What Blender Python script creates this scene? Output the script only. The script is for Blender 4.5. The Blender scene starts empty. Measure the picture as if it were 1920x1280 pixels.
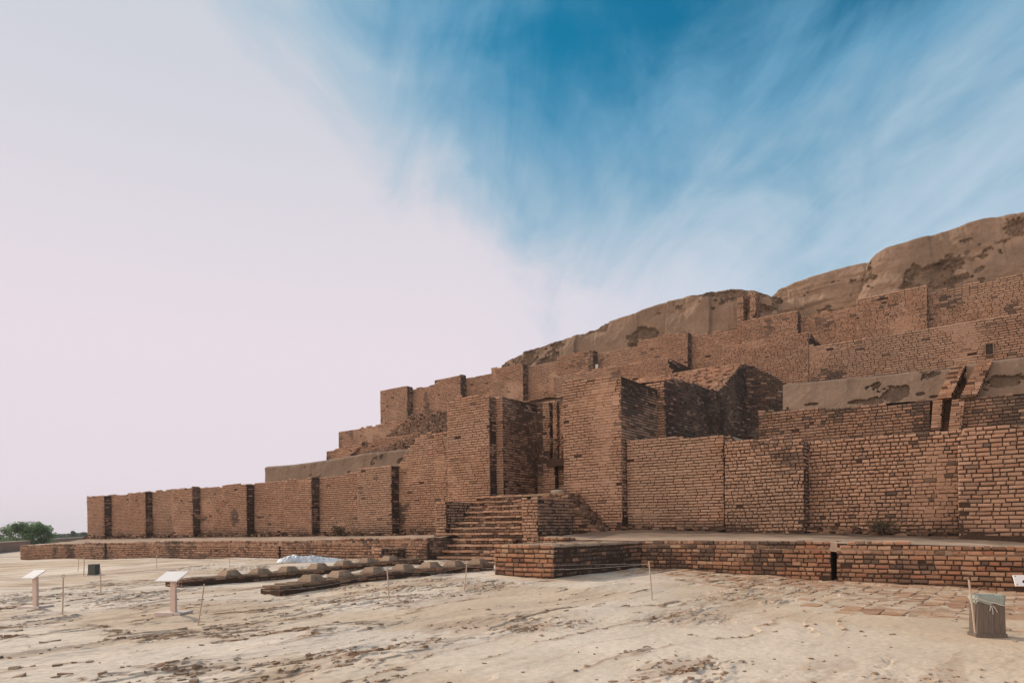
import bpy, bmesh, math, random
import numpy as np
from mathutils import Vector, Matrix

# ------------------------------------------------------------------ camera, sky, sun, exposure
SC = bpy.context.scene
COL = SC.collection
EYE = 1.65
FOC, CX, HY, ROLL = 1280.0, 960.0, 993.5, 0.011     # focal length and horizon in photo pixels (1920 wide)
cam_d = bpy.data.cameras.new("camera"); cam = bpy.data.objects.new("camera", cam_d); COL.objects.link(cam)
cam_d.sensor_width = 36; cam_d.lens = 24
cam_d.shift_y = (HY - 640) / 1920
cam_d.clip_start = 0.1; cam_d.clip_end = 9000
cr, sr = math.cos(ROLL), math.sin(ROLL)
cam.matrix_world = Matrix(((cr, sr, 0, 0), (0, 0, -1, 0), (-sr, cr, 0, EYE), (0, 0, 0, 1)))
SC.camera = cam

SUN_H = Vector((-0.752, 0.66, 0)).normalized(); SUN_EL = math.radians(31)
SUN = Vector((SUN_H.x * math.cos(SUN_EL), SUN_H.y * math.cos(SUN_EL), math.sin(SUN_EL)))
sl = bpy.data.lights.new("sun", 'SUN'); sl.energy = 3.1; sl.angle = math.radians(1.0); sl.color = (1.0, 0.885, 0.725)
so = bpy.data.objects.new("sun", sl); COL.objects.link(so)
so.rotation_euler = SUN.to_track_quat('Z', 'Y').to_euler()

SC.view_settings.view_transform = 'Standard'; SC.view_settings.look = 'None'
SC.view_settings.exposure = 0.0; SC.view_settings.gamma = 1.0

class NT:
    """small helper to wire shader nodes"""
    def __init__(s, tree): s.t = tree; s.n = tree.nodes; s.l = tree.links
    def new(s, kind, **kw):
        n = s.n.new(kind)
        for k, v in kw.items(): setattr(n, k, v)
        return n
    def put(s, sock, v):
        if hasattr(v, 'is_output'): s.l.new(v, sock)
        elif v is not None:
            if isinstance(v, tuple) and len(v) == 3 and sock.type == 'RGBA': v = (*v, 1)
            sock.default_value = v
    def math(s, op, a, b=None, c=None, clamp=False):
        n = s.new('ShaderNodeMath', operation=op); n.use_clamp = clamp
        for i, v in enumerate((a, b, c)):
            if v is not None: s.put(n.inputs[i], v)
        return n.outputs[0]
    def mix(s, f, a, b, blend='MIX'):
        n = s.new('ShaderNodeMix', data_type='RGBA', blend_type=blend)
        s.put(n.inputs[0], f); s.put(n.inputs[6], a); s.put(n.inputs[7], b)
        return n.outputs[2]
    def noise(s, vec, scale, detail=4, rough=0.55, dist=0.0):
        n = s.new('ShaderNodeTexNoise'); s.put(n.inputs['Vector'], vec)
        n.inputs['Scale'].default_value = scale; n.inputs['Detail'].default_value = detail
        n.inputs['Roughness'].default_value = rough; n.inputs['Distortion'].default_value = dist
        return n.outputs['Fac']
    def ss(s, v, a, b):
        n = s.new('ShaderNodeMapRange', interpolation_type='SMOOTHSTEP')
        s.put(n.inputs[0], v); n.inputs[1].default_value = a; n.inputs[2].default_value = b
        return n.outputs[0]

world = bpy.data.worlds.new("World"); SC.world = world; world.use_nodes = True
w = NT(world.node_tree); w.n.clear()
wo = w.new('ShaderNodeOutputWorld'); bg = w.new('ShaderNodeBackground'); bg.inputs[1].default_value = 0.1
w.l.new(bg.outputs[0], wo.inputs[0])
sky = w.new('ShaderNodeTexSky', sky_type='NISHITA'); sky.sun_disc = False
sky.sun_elevation = SUN_EL; sky.sun_rotation = math.atan2(SUN_H.x, SUN_H.y)
sky.dust_density = 0.6; sky.ozone_density = 2.5
tc = w.new('ShaderNodeTexCoord'); sx = w.new('ShaderNodeSeparateXYZ'); w.l.new(tc.outputs['Generated'], sx.inputs[0])
dx, dy, dz = sx.outputs
zc = w.math('MAXIMUM', dz, 0.0)
den = w.math('ADD', zc, 0.22)
px_ = w.math('DIVIDE', dx, den); py_ = w.math('DIVIDE', dy, den)       # the cloud layer seen in perspective
cv = w.new('ShaderNodeCombineXYZ'); w.put(cv.inputs[0], px_); w.put(cv.inputs[1], w.math('MULTIPLY', py_, 0.62)); cv.inputs[2].default_value = 5.3
cv2 = w.new('ShaderNodeCombineXYZ'); w.put(cv2.inputs[0], w.math('MULTIPLY_ADD', py_, 0.14, px_)); w.put(cv2.inputs[1], w.math('MULTIPLY', py_, 0.30)); cv2.inputs[2].default_value = 8.4
n_soft = w.noise(cv.outputs[0], 2.6, 8, 0.56, 0.75)
n_streak = w.noise(cv2.outputs[0], 5.0, 8, 0.60, 1.1)
cir = w.math('ADD', w.math('MULTIPLY', w.math('SUBTRACT', n_soft, 0.5), 1.35), w.math('MULTIPLY', w.math('SUBTRACT', n_streak, 0.5), 0.95))
hl = w.math('MULTIPLY', w.math('MAXIMUM', w.math('SUBTRACT', 0.06, dx), 0.0), 2.0)         # veil thickens towards the sun
hb = w.math('MULTIPLY', w.math('MAXIMUM', w.math('SUBTRACT', 0.585, dz), 0.0), 3.0)          # and towards the horizon
veil = w.math('ADD', w.math('ADD', hl, hb), w.math('MULTIPLY_ADD', cir, 0.62, 0.06))
veil = w.math('ADD', veil, w.math('MULTIPLY', w.math('MULTIPLY', w.ss(dy, 0.25, -0.35), w.ss(dx, 0.4, -0.3)), 0.5))  # unseen veil added behind the viewer, part of the fill below
veil = w.math('MULTIPLY', veil, 1.0, clamp=True)
blue = w.mix(1.0, sky.outputs[0], (0.03, 0.84, 0.92), 'MULTIPLY')
wcol = w.mix(w.ss(dz, 0.22, 0.62), (8.1, 7.25, 7.85), (6.15, 6.45, 7.15))
wcol = w.mix(w.ss(dx, -0.1, 0.5), wcol, (5.2, 6.4, 7.6))
back = w.math('MULTIPLY', w.ss(dy, 0.25, -0.35), w.ss(dx, 0.30, -0.35))                    # unseen bright sky added behind the viewer to light the wall fronts
wcol = w.mix(back, wcol, (17.2, 14.2, 12.0))
thin = w.mix(w.ss(veil, 0.0, 0.36), blue, (1.35, 3.45, 5.3))
thin = w.mix(w.ss(veil, 0.25, 0.68), thin, (3.5, 5.15, 6.5))
final = w.mix(w.ss(veil, 0.50, 1.0), thin, wcol)
w.l.new(final, bg.inputs[0])

# ------------------------------------------------------------------ frame of the monument
UU = np.array([0.7989, -0.6015, 0.0]); NN = np.array([0.6015, 0.7989, 0.0]); ZZ = np.array([0, 0, 1.0])
def W(s, n, z):
    s = np.asarray(s, float)[..., None]; n = np.asarray(n, float)[..., None]; z = np.asarray(z, float)[..., None]
    return s * UU + n * NN + z * ZZ
def ray(px, py):
    x, y = px - CX, -(py - HY)
    return np.array([x * cr + y * sr, FOC, -x * sr + y * cr]) / FOC
def at(px, py, n):
    """(s, z) of the photo point on the facade-parallel plane n"""
    r = ray(px, py); t = n / (r @ NN); p = r * t
    return p @ UU, EYE + p[2]
def sat(px, n): return at(px, 990, n)[0]
def prof(pts, n):
    a = np.array([at(x, y, n) for x, y in pts]); o = np.argsort(a[:, 0]); return a[o, 0], a[o, 1]
def fprof(pts, n, ragged=0.0, seed=0):
    xs, zs = prof(pts, n)
    return lambda s: np.interp(s, xs, zs) + (ragged * (vn(np.asarray(s) * 1.7, 0 * np.asarray(s), seed) - .5) * 2 if ragged else 0)

# ------------------------------------------------------------------ noise in numpy
def _h(i, j, seed):
    with np.errstate(over='ignore'):
        v = (i.astype(np.int64) * 374761393 + j.astype(np.int64) * 668265263 + seed * 974711) & 0x7fffffff
        v = ((v ^ (v >> 13)) * 1274126177) & 0x7fffffff
        v = v ^ (v >> 16)
    return (v % 100003) / 100003.0
def vn(x, y, seed=0):
    x = np.asarray(x, float); y = np.asarray(y, float)
    i = np.floor(x); j = np.floor(y); f = x - i; g = y - j
    f = f * f * f * (f * (f * 6 - 15) + 10); g = g * g * g * (g * (g * 6 - 15) + 10)
    a = _h(i, j, seed); b = _h(i + 1, j, seed); c = _h(i, j + 1, seed); d = _h(i + 1, j + 1, seed)
    return (a * (1 - f) + b * f) * (1 - g) + (c * (1 - f) + d * f) * g
def fbm(x, y, seed=0, o=4, r=0.5):
    t = 0; a = 1; m = 0
    for k in range(o):
        t = t + a * vn(x * 2 ** k + 17.3 * k, y * 2 ** k - 9.1 * k, seed + k); m += a; a *= r
    return t / m
def sstep(a, b, x):
    t = np.clip((x - a) / (b - a), 0, 1); return t * t * (3 - 2 * t)

# ------------------------------------------------------------------ materials
def mat(name, build):
    m = bpy.data.materials.new(name); m.use_nodes = True
    t = NT(m.node_tree); b = m.node_tree.nodes['Principled BSDF']
    b.inputs['Roughness'].default_value = 0.95; b.inputs['Specular IOR Level'].default_value = 0.15
    build(t, b); return m
def bump(t, b, h, s, d):
    n = t.new('ShaderNodeBump'); n.inputs['Strength'].default_value = s; n.inputs['Distance'].default_value = d
    t.put(n.inputs['Height'], h); t.l.new(n.outputs[0], b.inputs['Normal'])
def pos(t):
    return t.new('ShaderNodeTexCoord').outputs['Object']
def attr_mat(name, scale, lo, hi, bs, bd, big=0.5):
    def f(t, b):
        a = t.new('ShaderNodeAttribute'); a.attribute_name = 'tint'
        p = pos(t); n1 = t.noise(p, scale, 5, 0.65); n2 = t.noise(p, big, 3)
        k = t.math('MULTIPLY_ADD', n1, hi - lo, lo)
        k = t.math('MULTIPLY', k, t.math('MULTIPLY_ADD', n2, 0.4, 0.8))
        c = t.new('ShaderNodeCombineXYZ')
        for i in range(3): t.put(c.inputs[i], k)
        t.put(b.inputs['Base Color'], t.mix(1.0, a.outputs['Color'], c.outputs[0], 'MULTIPLY'))
        bump(t, b, n1, bs, bd)
    return mat(name, f)
def plain(name, c, scale=8, var=0.3, bs=0.3, bd=0.01, rough=0.9, stretch=None):
    def f(t, b):
        p = pos(t)
        if stretch:
            mp = t.new('ShaderNodeMapping'); t.put(mp.inputs['Vector'], p); mp.inputs['Scale'].default_value = stretch; p = mp.outputs[0]
        n = t.noise(p, scale, 5, 0.6)
        d = tuple(x * (1 - var) for x in c); e = tuple(min(1, x * (1 + var)) for x in c)
        t.put(b.inputs['Base Color'], t.mix(n, d, e)); b.inputs['Roughness'].default_value = rough
        bump(t, b, n, bs, bd)
    return mat(name, f)
M_BRICK = attr_mat('weathered_brick', 14, 0.62, 1.36, 0.5, 0.015)
M_JOINT = plain('dark_mud_joint', (0.070, 0.042, 0.030), 6, 0.4, 0.6, 0.03)
M_DUST = plain('dusty_top', (0.40, 0.30, 0.225), 3, 0.35, 0.5, 0.03)
M_SAND = attr_mat('crusted_sand', 9, 0.72, 1.28, 0.55, 0.02, 0.6)
M_EARTH = attr_mat('mud_plaster', 5, 0.72, 1.28, 0.6, 0.05, 0.25)
M_WHITE = plain('white_paint', (0.80, 0.78, 0.78), 20, 0.05, 0.05, 0.002, 0.55)
M_CREAM = plain('beige_paint', (0.62, 0.47, 0.40), 14, 0.08, 0.05, 0.002, 0.6)
M_CONC = plain('pale_concrete', (0.60, 0.50, 0.45), 10, 0.15, 0.2, 0.005)
M_WOOD = plain('weathered_wood', (0.155, 0.120, 0.098), 9, 0.5, 0.4, 0.006, 0.8, (6, 6, 0.7))
M_GREYWOOD = plain('grey_green_wood', (0.10, 0.105, 0.095), 9, 0.4, 0.3, 0.006, 0.8, (6, 6, 0.7))
M_STAKE = plain('pale_stake', (0.50, 0.38, 0.30), 12, 0.2, 0.1, 0.003)
M_ROPE = plain('pale_rope', (0.55, 0.50, 0.45), 30, 0.1)
M_NET = plain('grey_green_net', (0.30, 0.33, 0.29), 25, 0.3, 0.3, 0.005)
M_TARP = plain('white_plastic_sheet', (0.50, 0.53, 0.58), 5, 0.38, 0.6, 0.06, 0.35)
M_BLACK = plain('black_ink', (0.02, 0.02, 0.025), 10, 0.1, 0.0)
M_STONE = plain('pale_stone', (0.40, 0.33, 0.27), 6, 0.3, 0.4, 0.02)
M_LEAF = attr_mat('leaves', 3, 0.7, 1.3, 0.0, 0.01)
_t = NT(M_LEAF.node_tree); _p = M_LEAF.node_tree.nodes['Principled BSDF']; _o = M_LEAF.node_tree.nodes['Material Output']
_tr = _t.new('ShaderNodeBsdfTranslucent'); _at = _t.new('ShaderNodeAttribute'); _at.attribute_name = 'tint'; _t.l.new(_at.outputs['Color'], _tr.inputs[0])
_mx = _t.new('ShaderNodeMixShader'); _mx.inputs[0].default_value = .45; _t.l.new(_p.outputs[0], _mx.inputs[1]); _t.l.new(_tr.outputs[0], _mx.inputs[2]); _t.l.new(_mx.outputs[0], _o.inputs[0])
M_BARK = plain('bark', (0.13, 0.10, 0.075), 6, 0.4, 0.5, 0.02)
M_DARK = plain('shaft_shade', (0.05, 0.035, 0.028), 6, 0.3, 0.3, 0.02)  # near-black colour stands for the shade inside openings and slots

# ------------------------------------------------------------------ mesh builder and objects
class MB:
    def __init__(s): s.v = []; s.f = []; s.c = []; s.m = []; s.n = 0
    def add(s, verts, quads, col=(0.3, 0.3, 0.3), mi=0):
        verts = np.asarray(verts, float).reshape(-1, 3); quads = np.asarray(quads, int).reshape(-1, 4)
        col = np.asarray(col, float)
        if col.ndim == 1: col = np.tile(col, (len(verts), 1))
        s.v.append(verts); s.f.append(quads + s.n); s.c.append(col); s.m.append(np.full(len(quads), mi, int)); s.n += len(verts)
    def hexa(s, p, col=(0.3, 0.3, 0.3), mi=0):
        """eight corners: bottom 0-3 counter-clockwise, top 4-7"""
        s.add(p, [[3, 2, 1, 0], [4, 5, 6, 7], [0, 1, 5, 4], [1, 2, 6, 5], [2, 3, 7, 6], [3, 0, 4, 7]], col, mi)
    def box(s, c, ax, ay, az, col=(0.3, 0.3, 0.3), mi=0):
        c, ax, ay, az = (np.asarray(q, float) for q in (c, ax, ay, az))
        b = [c - ax - ay, c + ax - ay, c + ax + ay, c - ax + ay]
        s.hexa([q - az for q in b] + [q + az for q in b], col, mi)
    def tube(s, pts, rad, k=8, col=(0.3, 0.3, 0.3), mi=0):
        pts = [np.asarray(p, float) for p in pts]; rad = rad if hasattr(rad, '__len__') else [rad] * len(pts)
        vs = []
        for i, p in enumerate(pts):
            d = pts[min(i + 1, len(pts) - 1)] - pts[max(i - 1, 0)]; d = d / (np.linalg.norm(d) + 1e-9)
            a = np.cross(d, [0.31, 0.17, 0.93] if abs(d[2]) < .9 else [1, 0.1, 0]); a /= np.linalg.norm(a); b = np.cross(d, a)
            for j in range(k):
                t = 2 * math.pi * j / k; vs.append(p + rad[i] * (a * math.cos(t) + b * math.sin(t)))
        q = [[i * k + j, i * k + (j + 1) % k, (i + 1) * k + (j + 1) % k, (i + 1) * k + j] for i in range(len(pts) - 1) for j in range(k)]
        e = len(pts) * k; vs += [pts[0], pts[-1]]
        for j in range(0, k, 2):
            q.append([e, (j + 2) % k, j + 1, j]); o = (len(pts) - 1) * k; q.append([e + 1, o + j, o + j + 1, o + (j + 2) % k])
        s.add(vs, q, col, mi)
    def grid(s, P, col=(0.3, 0.3, 0.3), mi=0):
        h, wd = P.shape[:2]; i = np.arange(h * wd).reshape(h, wd)
        q = np.stack([i[:-1, :-1], i[:-1, 1:], i[1:, 1:], i[1:, :-1]], -1).reshape(-1, 4)
        c = np.asarray(col, float); s.add(P.reshape(-1, 3), q, c.reshape(-1, 3) if c.ndim == 3 else c, mi)
    def build(s, name, mats, parent=None, origin=None, smooth=False):
        V = np.concatenate(s.v); F = np.concatenate(s.f); C = np.concatenate(s.c); Mi = np.concatenate(s.m)
        off = np.zeros(3)
        if parent is not None: off = np.array(parent.matrix_world.translation) if parent.parent is None else np.array(parent['_o'])
        elif origin is not None: off = np.asarray(origin, float)
        me = bpy.data.meshes.new(name); V = V - off
        me.vertices.add(len(V)); me.vertices.foreach_set('co', V.ravel())
        me.loops.add(len(F) * 4); me.loops.foreach_set('vertex_index', F.ravel())
        me.polygons.add(len(F)); me.polygons.foreach_set('loop_start', np.arange(0, len(F) * 4, 4)); me.polygons.foreach_set('loop_total', np.full(len(F), 4))
        me.polygons.foreach_set('material_index', Mi)
        me.update(calc_edges=True); me.validate()
        a = me.attributes.new('tint', 'FLOAT_COLOR', 'POINT'); a.data.foreach_set('color', np.c_[C, np.ones(len(C))].ravel())
        me.polygons.foreach_set('use_smooth', np.full(len(F), smooth, bool))
        for m in (mats if isinstance(mats, (list, tuple)) else [mats]): me.materials.append(m)
        o = bpy.data.objects.new(name, me); COL.objects.link(o)
        if parent is not None: o.parent = parent; o['_o'] = list(off)
        elif origin is not None: o.location = origin; o['_o'] = list(off)
        else: o['_o'] = [0, 0, 0]
        return o
def tag(o, label=None, cat=None, group=None, kind=None):
    for k, v in (('label', label), ('category', cat), ('group', group), ('kind', kind)):
        if v: o[k] = v
    return o
def thing(name, loc, label, cat, group=None):
    o = bpy.data.objects.new(name, None); COL.objects.link(o); o.location = loc; o.empty_display_size = 0.2
    o.matrix_world = Matrix.Translation(Vector(loc)); return tag(o, label, cat, group)

# ------------------------------------------------------------------ brickwork
TAN = np.array([[0.465, 0.280, 0.192], [0.440, 0.260, 0.176], [0.488, 0.308, 0.216], [0.435, 0.240, 0.152], [0.400, 0.240, 0.162]]) * [.90, .905, .905]
DIRT_SHADE = np.array([0.075, 0.058, 0.050])  # real stains, and shade painted on right faces and in the gate recess
def bricks(mb, O, A, N, L, zt, zb, course=.132, bl=.41, irr=0.0, stain=.25, mott=.12, miss=.006, erode=.4, base_stain=.5, seed=1,
           up=None, warm=1.0, jz=.035, pal=None):
    """real bricks on a plane: O + A*a + up*z, faces look along N; zt / zb give top and bottom by a"""
    up = ZZ if up is None else up
    rng = np.random.default_rng(seed); aa = np.linspace(0, L, max(3, int(L * 3)))
    lo, hi = float(np.min(zb(aa))), float(np.max(zt(aa)))
    r0, r1 = int(math.floor(lo / course)), int(math.ceil(hi / course))
    A0, A1, ZC = [], [], []
    for r in range(r0, r1):
        if irr > 0: ln = rng.choice([bl, bl * .5, bl * .75], int(L / bl * 2.2) + 6, p=[1 - irr, irr * .6, irr * .4]) * rng.uniform(.88, 1.12, int(L / bl * 2.2) + 6)
        else: ln = bl * rng.uniform(.96, 1.04, int(L / bl) + 5)
        e = np.concatenate([[0], np.cumsum(ln)]) - (r % 2) * bl * .5 - rng.uniform(0, .06 + irr * .3)
        a0 = np.clip(e[:-1], 0, L); a1 = np.clip(e[1:], 0, L); k = a1 - a0 > .07
        a0, a1 = a0[k], a1[k]; m = (a0 + a1) / 2; z = (r + .5) * course
        k = (z < zt(m) - course * .25) & (z > zb(m) - course * .4)
        A0.append(a0[k]); A1.append(a1[k]); ZC.append(np.full(k.sum(), z))
    a0, a1, zc = map(np.concatenate, (A0, A1, ZC))
    if not len(a0): return
    m = (a0 + a1) / 2; n = len(m)
    ht = zt(m) - zc; hb = zc - zb(m)
    er = erode * np.exp(-np.maximum(hb - .12, 0) / .24) + .25 * erode * np.exp(-np.maximum(ht, 0) / .2) + .40 * np.exp(-np.maximum(np.minimum(m, L - m) - .16, 0) / .07) * sstep(.40, .62, fbm(zc * 1.1, 0 * m + seed, seed + 71, 3))
    keep = rng.random(n) > miss + .24 * er * er * (fbm(m * .7, zc * 1.5, seed + 61, 3) * 2)
    a0, a1, zc, m, ht, hb, er = (q[keep] for q in (a0, a1, zc, m, ht, hb, er)); n = len(m)
    w2 = (a1 - a0) / 2 - rng.uniform(.009, .018, n); h2 = course / 2 - rng.uniform(.012, .020, n)
    zc = zc + jz * 2 * (fbm(m * .35, zc * .25, seed, 3) - .5) + rng.normal(0, .003, n)
    d = rng.normal(0, .007, n) + .07 * (fbm(m * .22, zc * .22, seed + 5, 3) - .5) - er * rng.uniform(0, .09, n)
    bev = .012 + .008 * rng.random(n) + er * .02 + irr * .010 * rng.random(n); jt = .003 + .007 * irr
    sm = .8 * sstep(.61, .72, fbm(m * .40, zc * .55, seed + 41, 5, .6)) * (er < .15); w2 = w2 + sm * .012; h2 = h2 + sm * .013; d = d * (1 - .6 * sm); bev = bev * (1 - .6 * sm)
    w2 = w2 * (1 - .05 * irr * rng.random(n)); zc = zc + rng.normal(0, .005 * irr, n); h2 = h2 - irr * rng.uniform(0, .008, n)
    sg = np.array([[-1, -1], [1, -1], [1, 1], [-1, 1]])
    def ring(wx, hz, dd, jit):
        a = m[:, None] + sg[:, 0] * wx[:, None] + rng.normal(0, jit, (n, 4)); z = zc[:, None] + sg[:, 1] * hz[:, None] + rng.normal(0, jit * .7, (n, 4))
        return O + a[..., None] * A + z[..., None] * up + (dd[:, None] + rng.normal(0, jit * .6, (n, 4)))[..., None] * N
    P = np.concatenate([ring(w2 + .003, h2 + .003, np.full(n, -.075), 0), ring(w2, h2, d - bev, jt), ring(w2 - bev, h2 - bev, d, jt + .002)], 1)
    q = [[8, 9, 10, 11]]
    for b in (0, 4):
        for j in range(4): q.append([b + j, b + (j + 1) % 4, b + 4 + (j + 1) % 4, b + 4 + j])
    Q = (np.arange(n)[:, None, None] * 12 + np.array(q)[None]).reshape(-1, 4)
    if np.dot(np.cross(A, up), N) < 0: Q = Q[:, ::-1]
    pl = TAN if pal is None else pal
    c = pl[rng.choice(5, n, p=[.46, .27, .12, .08, .07])] * np.exp(rng.normal(0, .05, n))[:, None]
    c = c * (0.86 + .3 * fbm(m * .3, zc * .45, seed + 11, 3))[:, None] * warm
    c = c * (1 - .5 * sm[:, None]) + (pl[0] * .5 + pl[2] * .5) * .5 * sm[:, None]
    pt_ = sstep(.55, .72, fbm(m * .13, zc * .3, seed + 51, 3))[:, None]; c = c * (1 - .30 * pt_) + np.array([.42, .30, .22]) * .30 * pt_
    st = fbm(m * .55, zc * .38, seed + 21, 4) + rng.normal(0, .028, n); th = .70 - .36 * stain
    s_ = sstep(th, th + .15, st) * .8
    s_ = np.maximum(s_, base_stain * np.exp(-np.maximum(hb, 0) / .42) * sstep(.38, .6, fbm(m * .5, zc * 1.2, seed + 31, 3)) * 1.1)
    s_ = np.maximum(s_, (rng.random(n) < mott) * rng.uniform(.3, .85, n))
    s_ = s_ * (rng.random(n) > .08 + .10 * stain)
    s_ = np.clip(s_, 0, .92)[:, None]
    c = c * (1 - s_) + DIRT_SHADE * s_
    mb.add(P.reshape(-1, 3), Q, np.repeat(c, 12, 0))
def core(mb, O, A, N, L, zt, zb, depth, rec=.055, low=.07, step=.16, top=2):
    """the mud mass behind a brick skin"""
    M = max(2, int(L / step)); a = np.linspace(.02, L - .02, M); t = zt(a) - low; b = zb(a) - .3
    f0 = O + a[:, None] * A + b[:, None] * ZZ - rec * N; f1 = O + a[:, None] * A + t[:, None] * ZZ - rec * N
    k0 = f0 - depth * N; k1 = f1 - depth * N
    mb.grid(np.stack([f0, f1]), (0.2, .12, .08), 1)
    for i in range(M - 1): mb.add([f1[i], f1[i + 1], k1[i + 1], k1[i]], [[0, 1, 2, 3]], (0.2, .12, .08), top if abs(t[i + 1] - t[i]) < .22 else 1)
    mb.grid(np.stack([k1, k0]), (0.2, .12, .08), 1)
    for i in (0, -1): mb.add([f0[i], f1[i], k1[i], k0[i]], [[0, 1, 2, 3]], (0.2, .12, .08), 1)
BM = [M_BRICK, M_JOINT, M_DUST]
def const(v): return lambda a: np.zeros_like(np.asarray(a, float)) + v
def masonry(mb, s0, s1, n0, n1, top, base, faces='fr', depth=None, seed=1, fkw=None, rkw=None, rtop=None, rbase=None, top_mat=2):
    """one block of masonry; top and base are functions of s (or numbers)"""
    top = top if callable(top) else const(top); base = base if callable(base) else const(base)
    O = W(s0, n0, 0.0); L = s1 - s0; f = dict(fkw or {}); r = dict(stain=.85, mott=.42, base_stain=1.0); r.update(rkw or {})  # right faces: lichen darkening, plus their shade put into the colour
    tl = lambda a: top(s0 + a); bl_ = lambda a: base(s0 + a)
    core(mb, O, UU, -NN, L, tl, bl_, (n1 - n0 if depth is None else depth) - .06, top=top_mat)
    if 'f' in faces: bricks(mb, O, UU, -NN, L, tl, bl_, seed=seed, **f)
    dr = n1 - n0 - .08
    if 'r' in faces and dr > .05:
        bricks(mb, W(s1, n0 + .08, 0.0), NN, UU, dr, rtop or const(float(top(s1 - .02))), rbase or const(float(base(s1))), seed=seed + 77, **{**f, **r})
    if 'l' in faces and dr > .05:
        bricks(mb, W(s0, n0 + .08, 0.0), NN, -UU, dr, rtop or const(float(top(s0 + .02))), rbase or const(float(base(s0))), seed=seed + 99, **f)

# ------------------------------------------------------------------ ground
gp = []
def gadd(px, py, n):
    s, z = at(px, py, n); p = W(s, n, z); gp.append((p[0], p[1], z))
for px, py in ((37, 1049), (163, 1048), (330, 1047), (525, 1047), (680, 1049), (815, 1051), (1150, 1060), (1250, 1067), (1400, 1078), (1560, 1090), (1740, 1099), (1920, 1110), (2050, 1120)): gadd(px, py, 22.1)
for px, py in ((925, 1079), (1035, 1086)): gadd(px, py, 16.5)
gadd(870, 1051, 23.9); gadd(1090, 1073, 19.3)
for x in range(-10, 12, 4):
    for y in (3, 7, 11): gp.append((x, y, 0.0))
for q in ((-12, 14, -.02), (-6, 15, .05), (0, 15, .08), (6, 14, 0), (11, 13, -.05), (-18, 22, -.08), (-11, 23, .1), (-30, 30, -.3), (-50, 75, -.2), (-90, 140, -.3), (-60, 40, -.5), (30, 5, -.2), (-30, 5, -.2), (0, 200, -.5), (-300, 400, -1), (300, 300, -1), (-800, 900, -1.5), (0, -40, -.1)): gp.append(q)
gp = np.array(gp)
def ground(x, y):
    x = np.asarray(x, float); y = np.asarray(y, float); nu = 0; de = 0
    for a, b, c in gp:
        d = ((x - a) ** 2 + (y - b) ** 2) / (6 + .05 * (a * a + b * b)); q = 1 / (d + .03) ** 2.2; nu = nu + q * c; de = de + q
    return nu / de
def on(px, py, lift=0.0):
    """point of the ground seen at a photo pixel"""
    r = ray(px, py); z = 0.0
    for _ in range(40):
        t = (z - EYE) / r[2]; p = r * t; z = .5 * z + .5 * float(ground(p[0], p[1]))
    return np.array([p[0], p[1], float(ground(p[0], p[1])) + lift])
def detail(x, y):
    """crust relief and tone of the open ground"""
    s = x * UU[0] + y * UU[1]; n = x * NN[0] + y * NN[1]
    far = np.clip(1 - (y - 30) / 40, 0, 1)
    wx = s + .55 * (fbm(n * .22, s * .35, 3, 3) - .5) * 2; wn = n + .8 * (fbm(n * .3, s * .3, 7, 3) - .5)
    lf = sstep(3, -9, s - n * .15)                                   # more worn courses towards the left
    q = wx * 1.25 + 3.2 * fbm(wx * .9, wn * .14, 41, 4, .5) + .5 * fbm(s * 3, n * 1.2, 42, 3)
    fl = np.floor(q); fr = q - fl; on_ = sstep(.40, .60, vn(fl * 3.7, n * .22, 46) * .55 + .30 * fbm(s * .5 + 9, n * .7, 47, 3) + .25 * lf)
    q2 = fbm(wx * 2.3 + 5, wn * .95, 43, 5, .55) * 7
    fl2 = np.floor(q2); fr2 = q2 - fl2
    rough = sstep(.43, .60, fbm(s * .23 + 4, n * .16, 51, 3) + .12 * lf + .12 * sstep(10.5, 8, y) - .18 * sstep(-1, 4, x) * sstep(8.0, 10, y))
    flake = sstep(.46, .56, fbm(wx * 1.1 + 3, wn * .5, 61, 4, .6))
    m = rough * (.2 + .8 * flake); m1 = np.maximum(.9 * on_ * lf, m)
    h = (sstep(0, .07, fr) * (1 - fr)) * .050 * m1 * (.4 + .6 * vn(fl * 5.1, n * .5, 48)) + (fl2 + sstep(0, .08, fr2) - 3.5) * .020 * m
    h = h + .05 * (fbm(s * .6, n * .4, 71, 3) - .5) + .014 * m * (fbm(s * 8, n * 5, 81, 3) - .5) + .010 * (fbm(s * 9, n * 7, 83, 2) - .5)
    e1 = np.exp(-((fr - .06) / .09) ** 2) * sstep(.38, .52, fbm(s * 1.5, n * .8, 49, 3)); e2 = np.exp(-((fr2 - .05) / .10) ** 2)
    brown = np.clip(np.maximum(m1 * e1 * .95, m * e2 * .95) + .45 * m * sstep(.52, .60, fbm(wx * 2.2, wn * .9, 91, 4)), 0, 1)
    brown = np.maximum(brown, .42 * sstep(.56, .68, fbm(wx * 1.3, wn * .45, 95, 5, .6)) * (.35 + .65 * rough))
    pale = sstep(.42, .68, fbm(s * .35, n * .3, 99, 3) + .10 * lf)
    return h * far, brown, pale
gx = np.concatenate([-np.geomspace(14, 1150, 70)[::-1], np.arange(-13.96, 14, .036), np.geomspace(14.05, 1150, 60)])
gy = [-60, -30, -15, -8, -4, 0, 2, 4, 5]
while gy[-1] < 1200: gy.append(gy[-1] + max(.034, (gy[-1] - 5) * .0052 if gy[-1] < 70 else gy[-1] * .05))
gy = np.array(gy); X, Y = np.meshgrid(gx, gy)
Zg = ground(X, Y); hd, br_, pa_ = detail(X, Y); Zg = Zg + hd
SANDC = np.array([0.560, 0.440, 0.330]); PALE = np.array([0.655, 0.555, 0.460]); SOIL = np.array([0.265, 0.162, 0.100])
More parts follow.
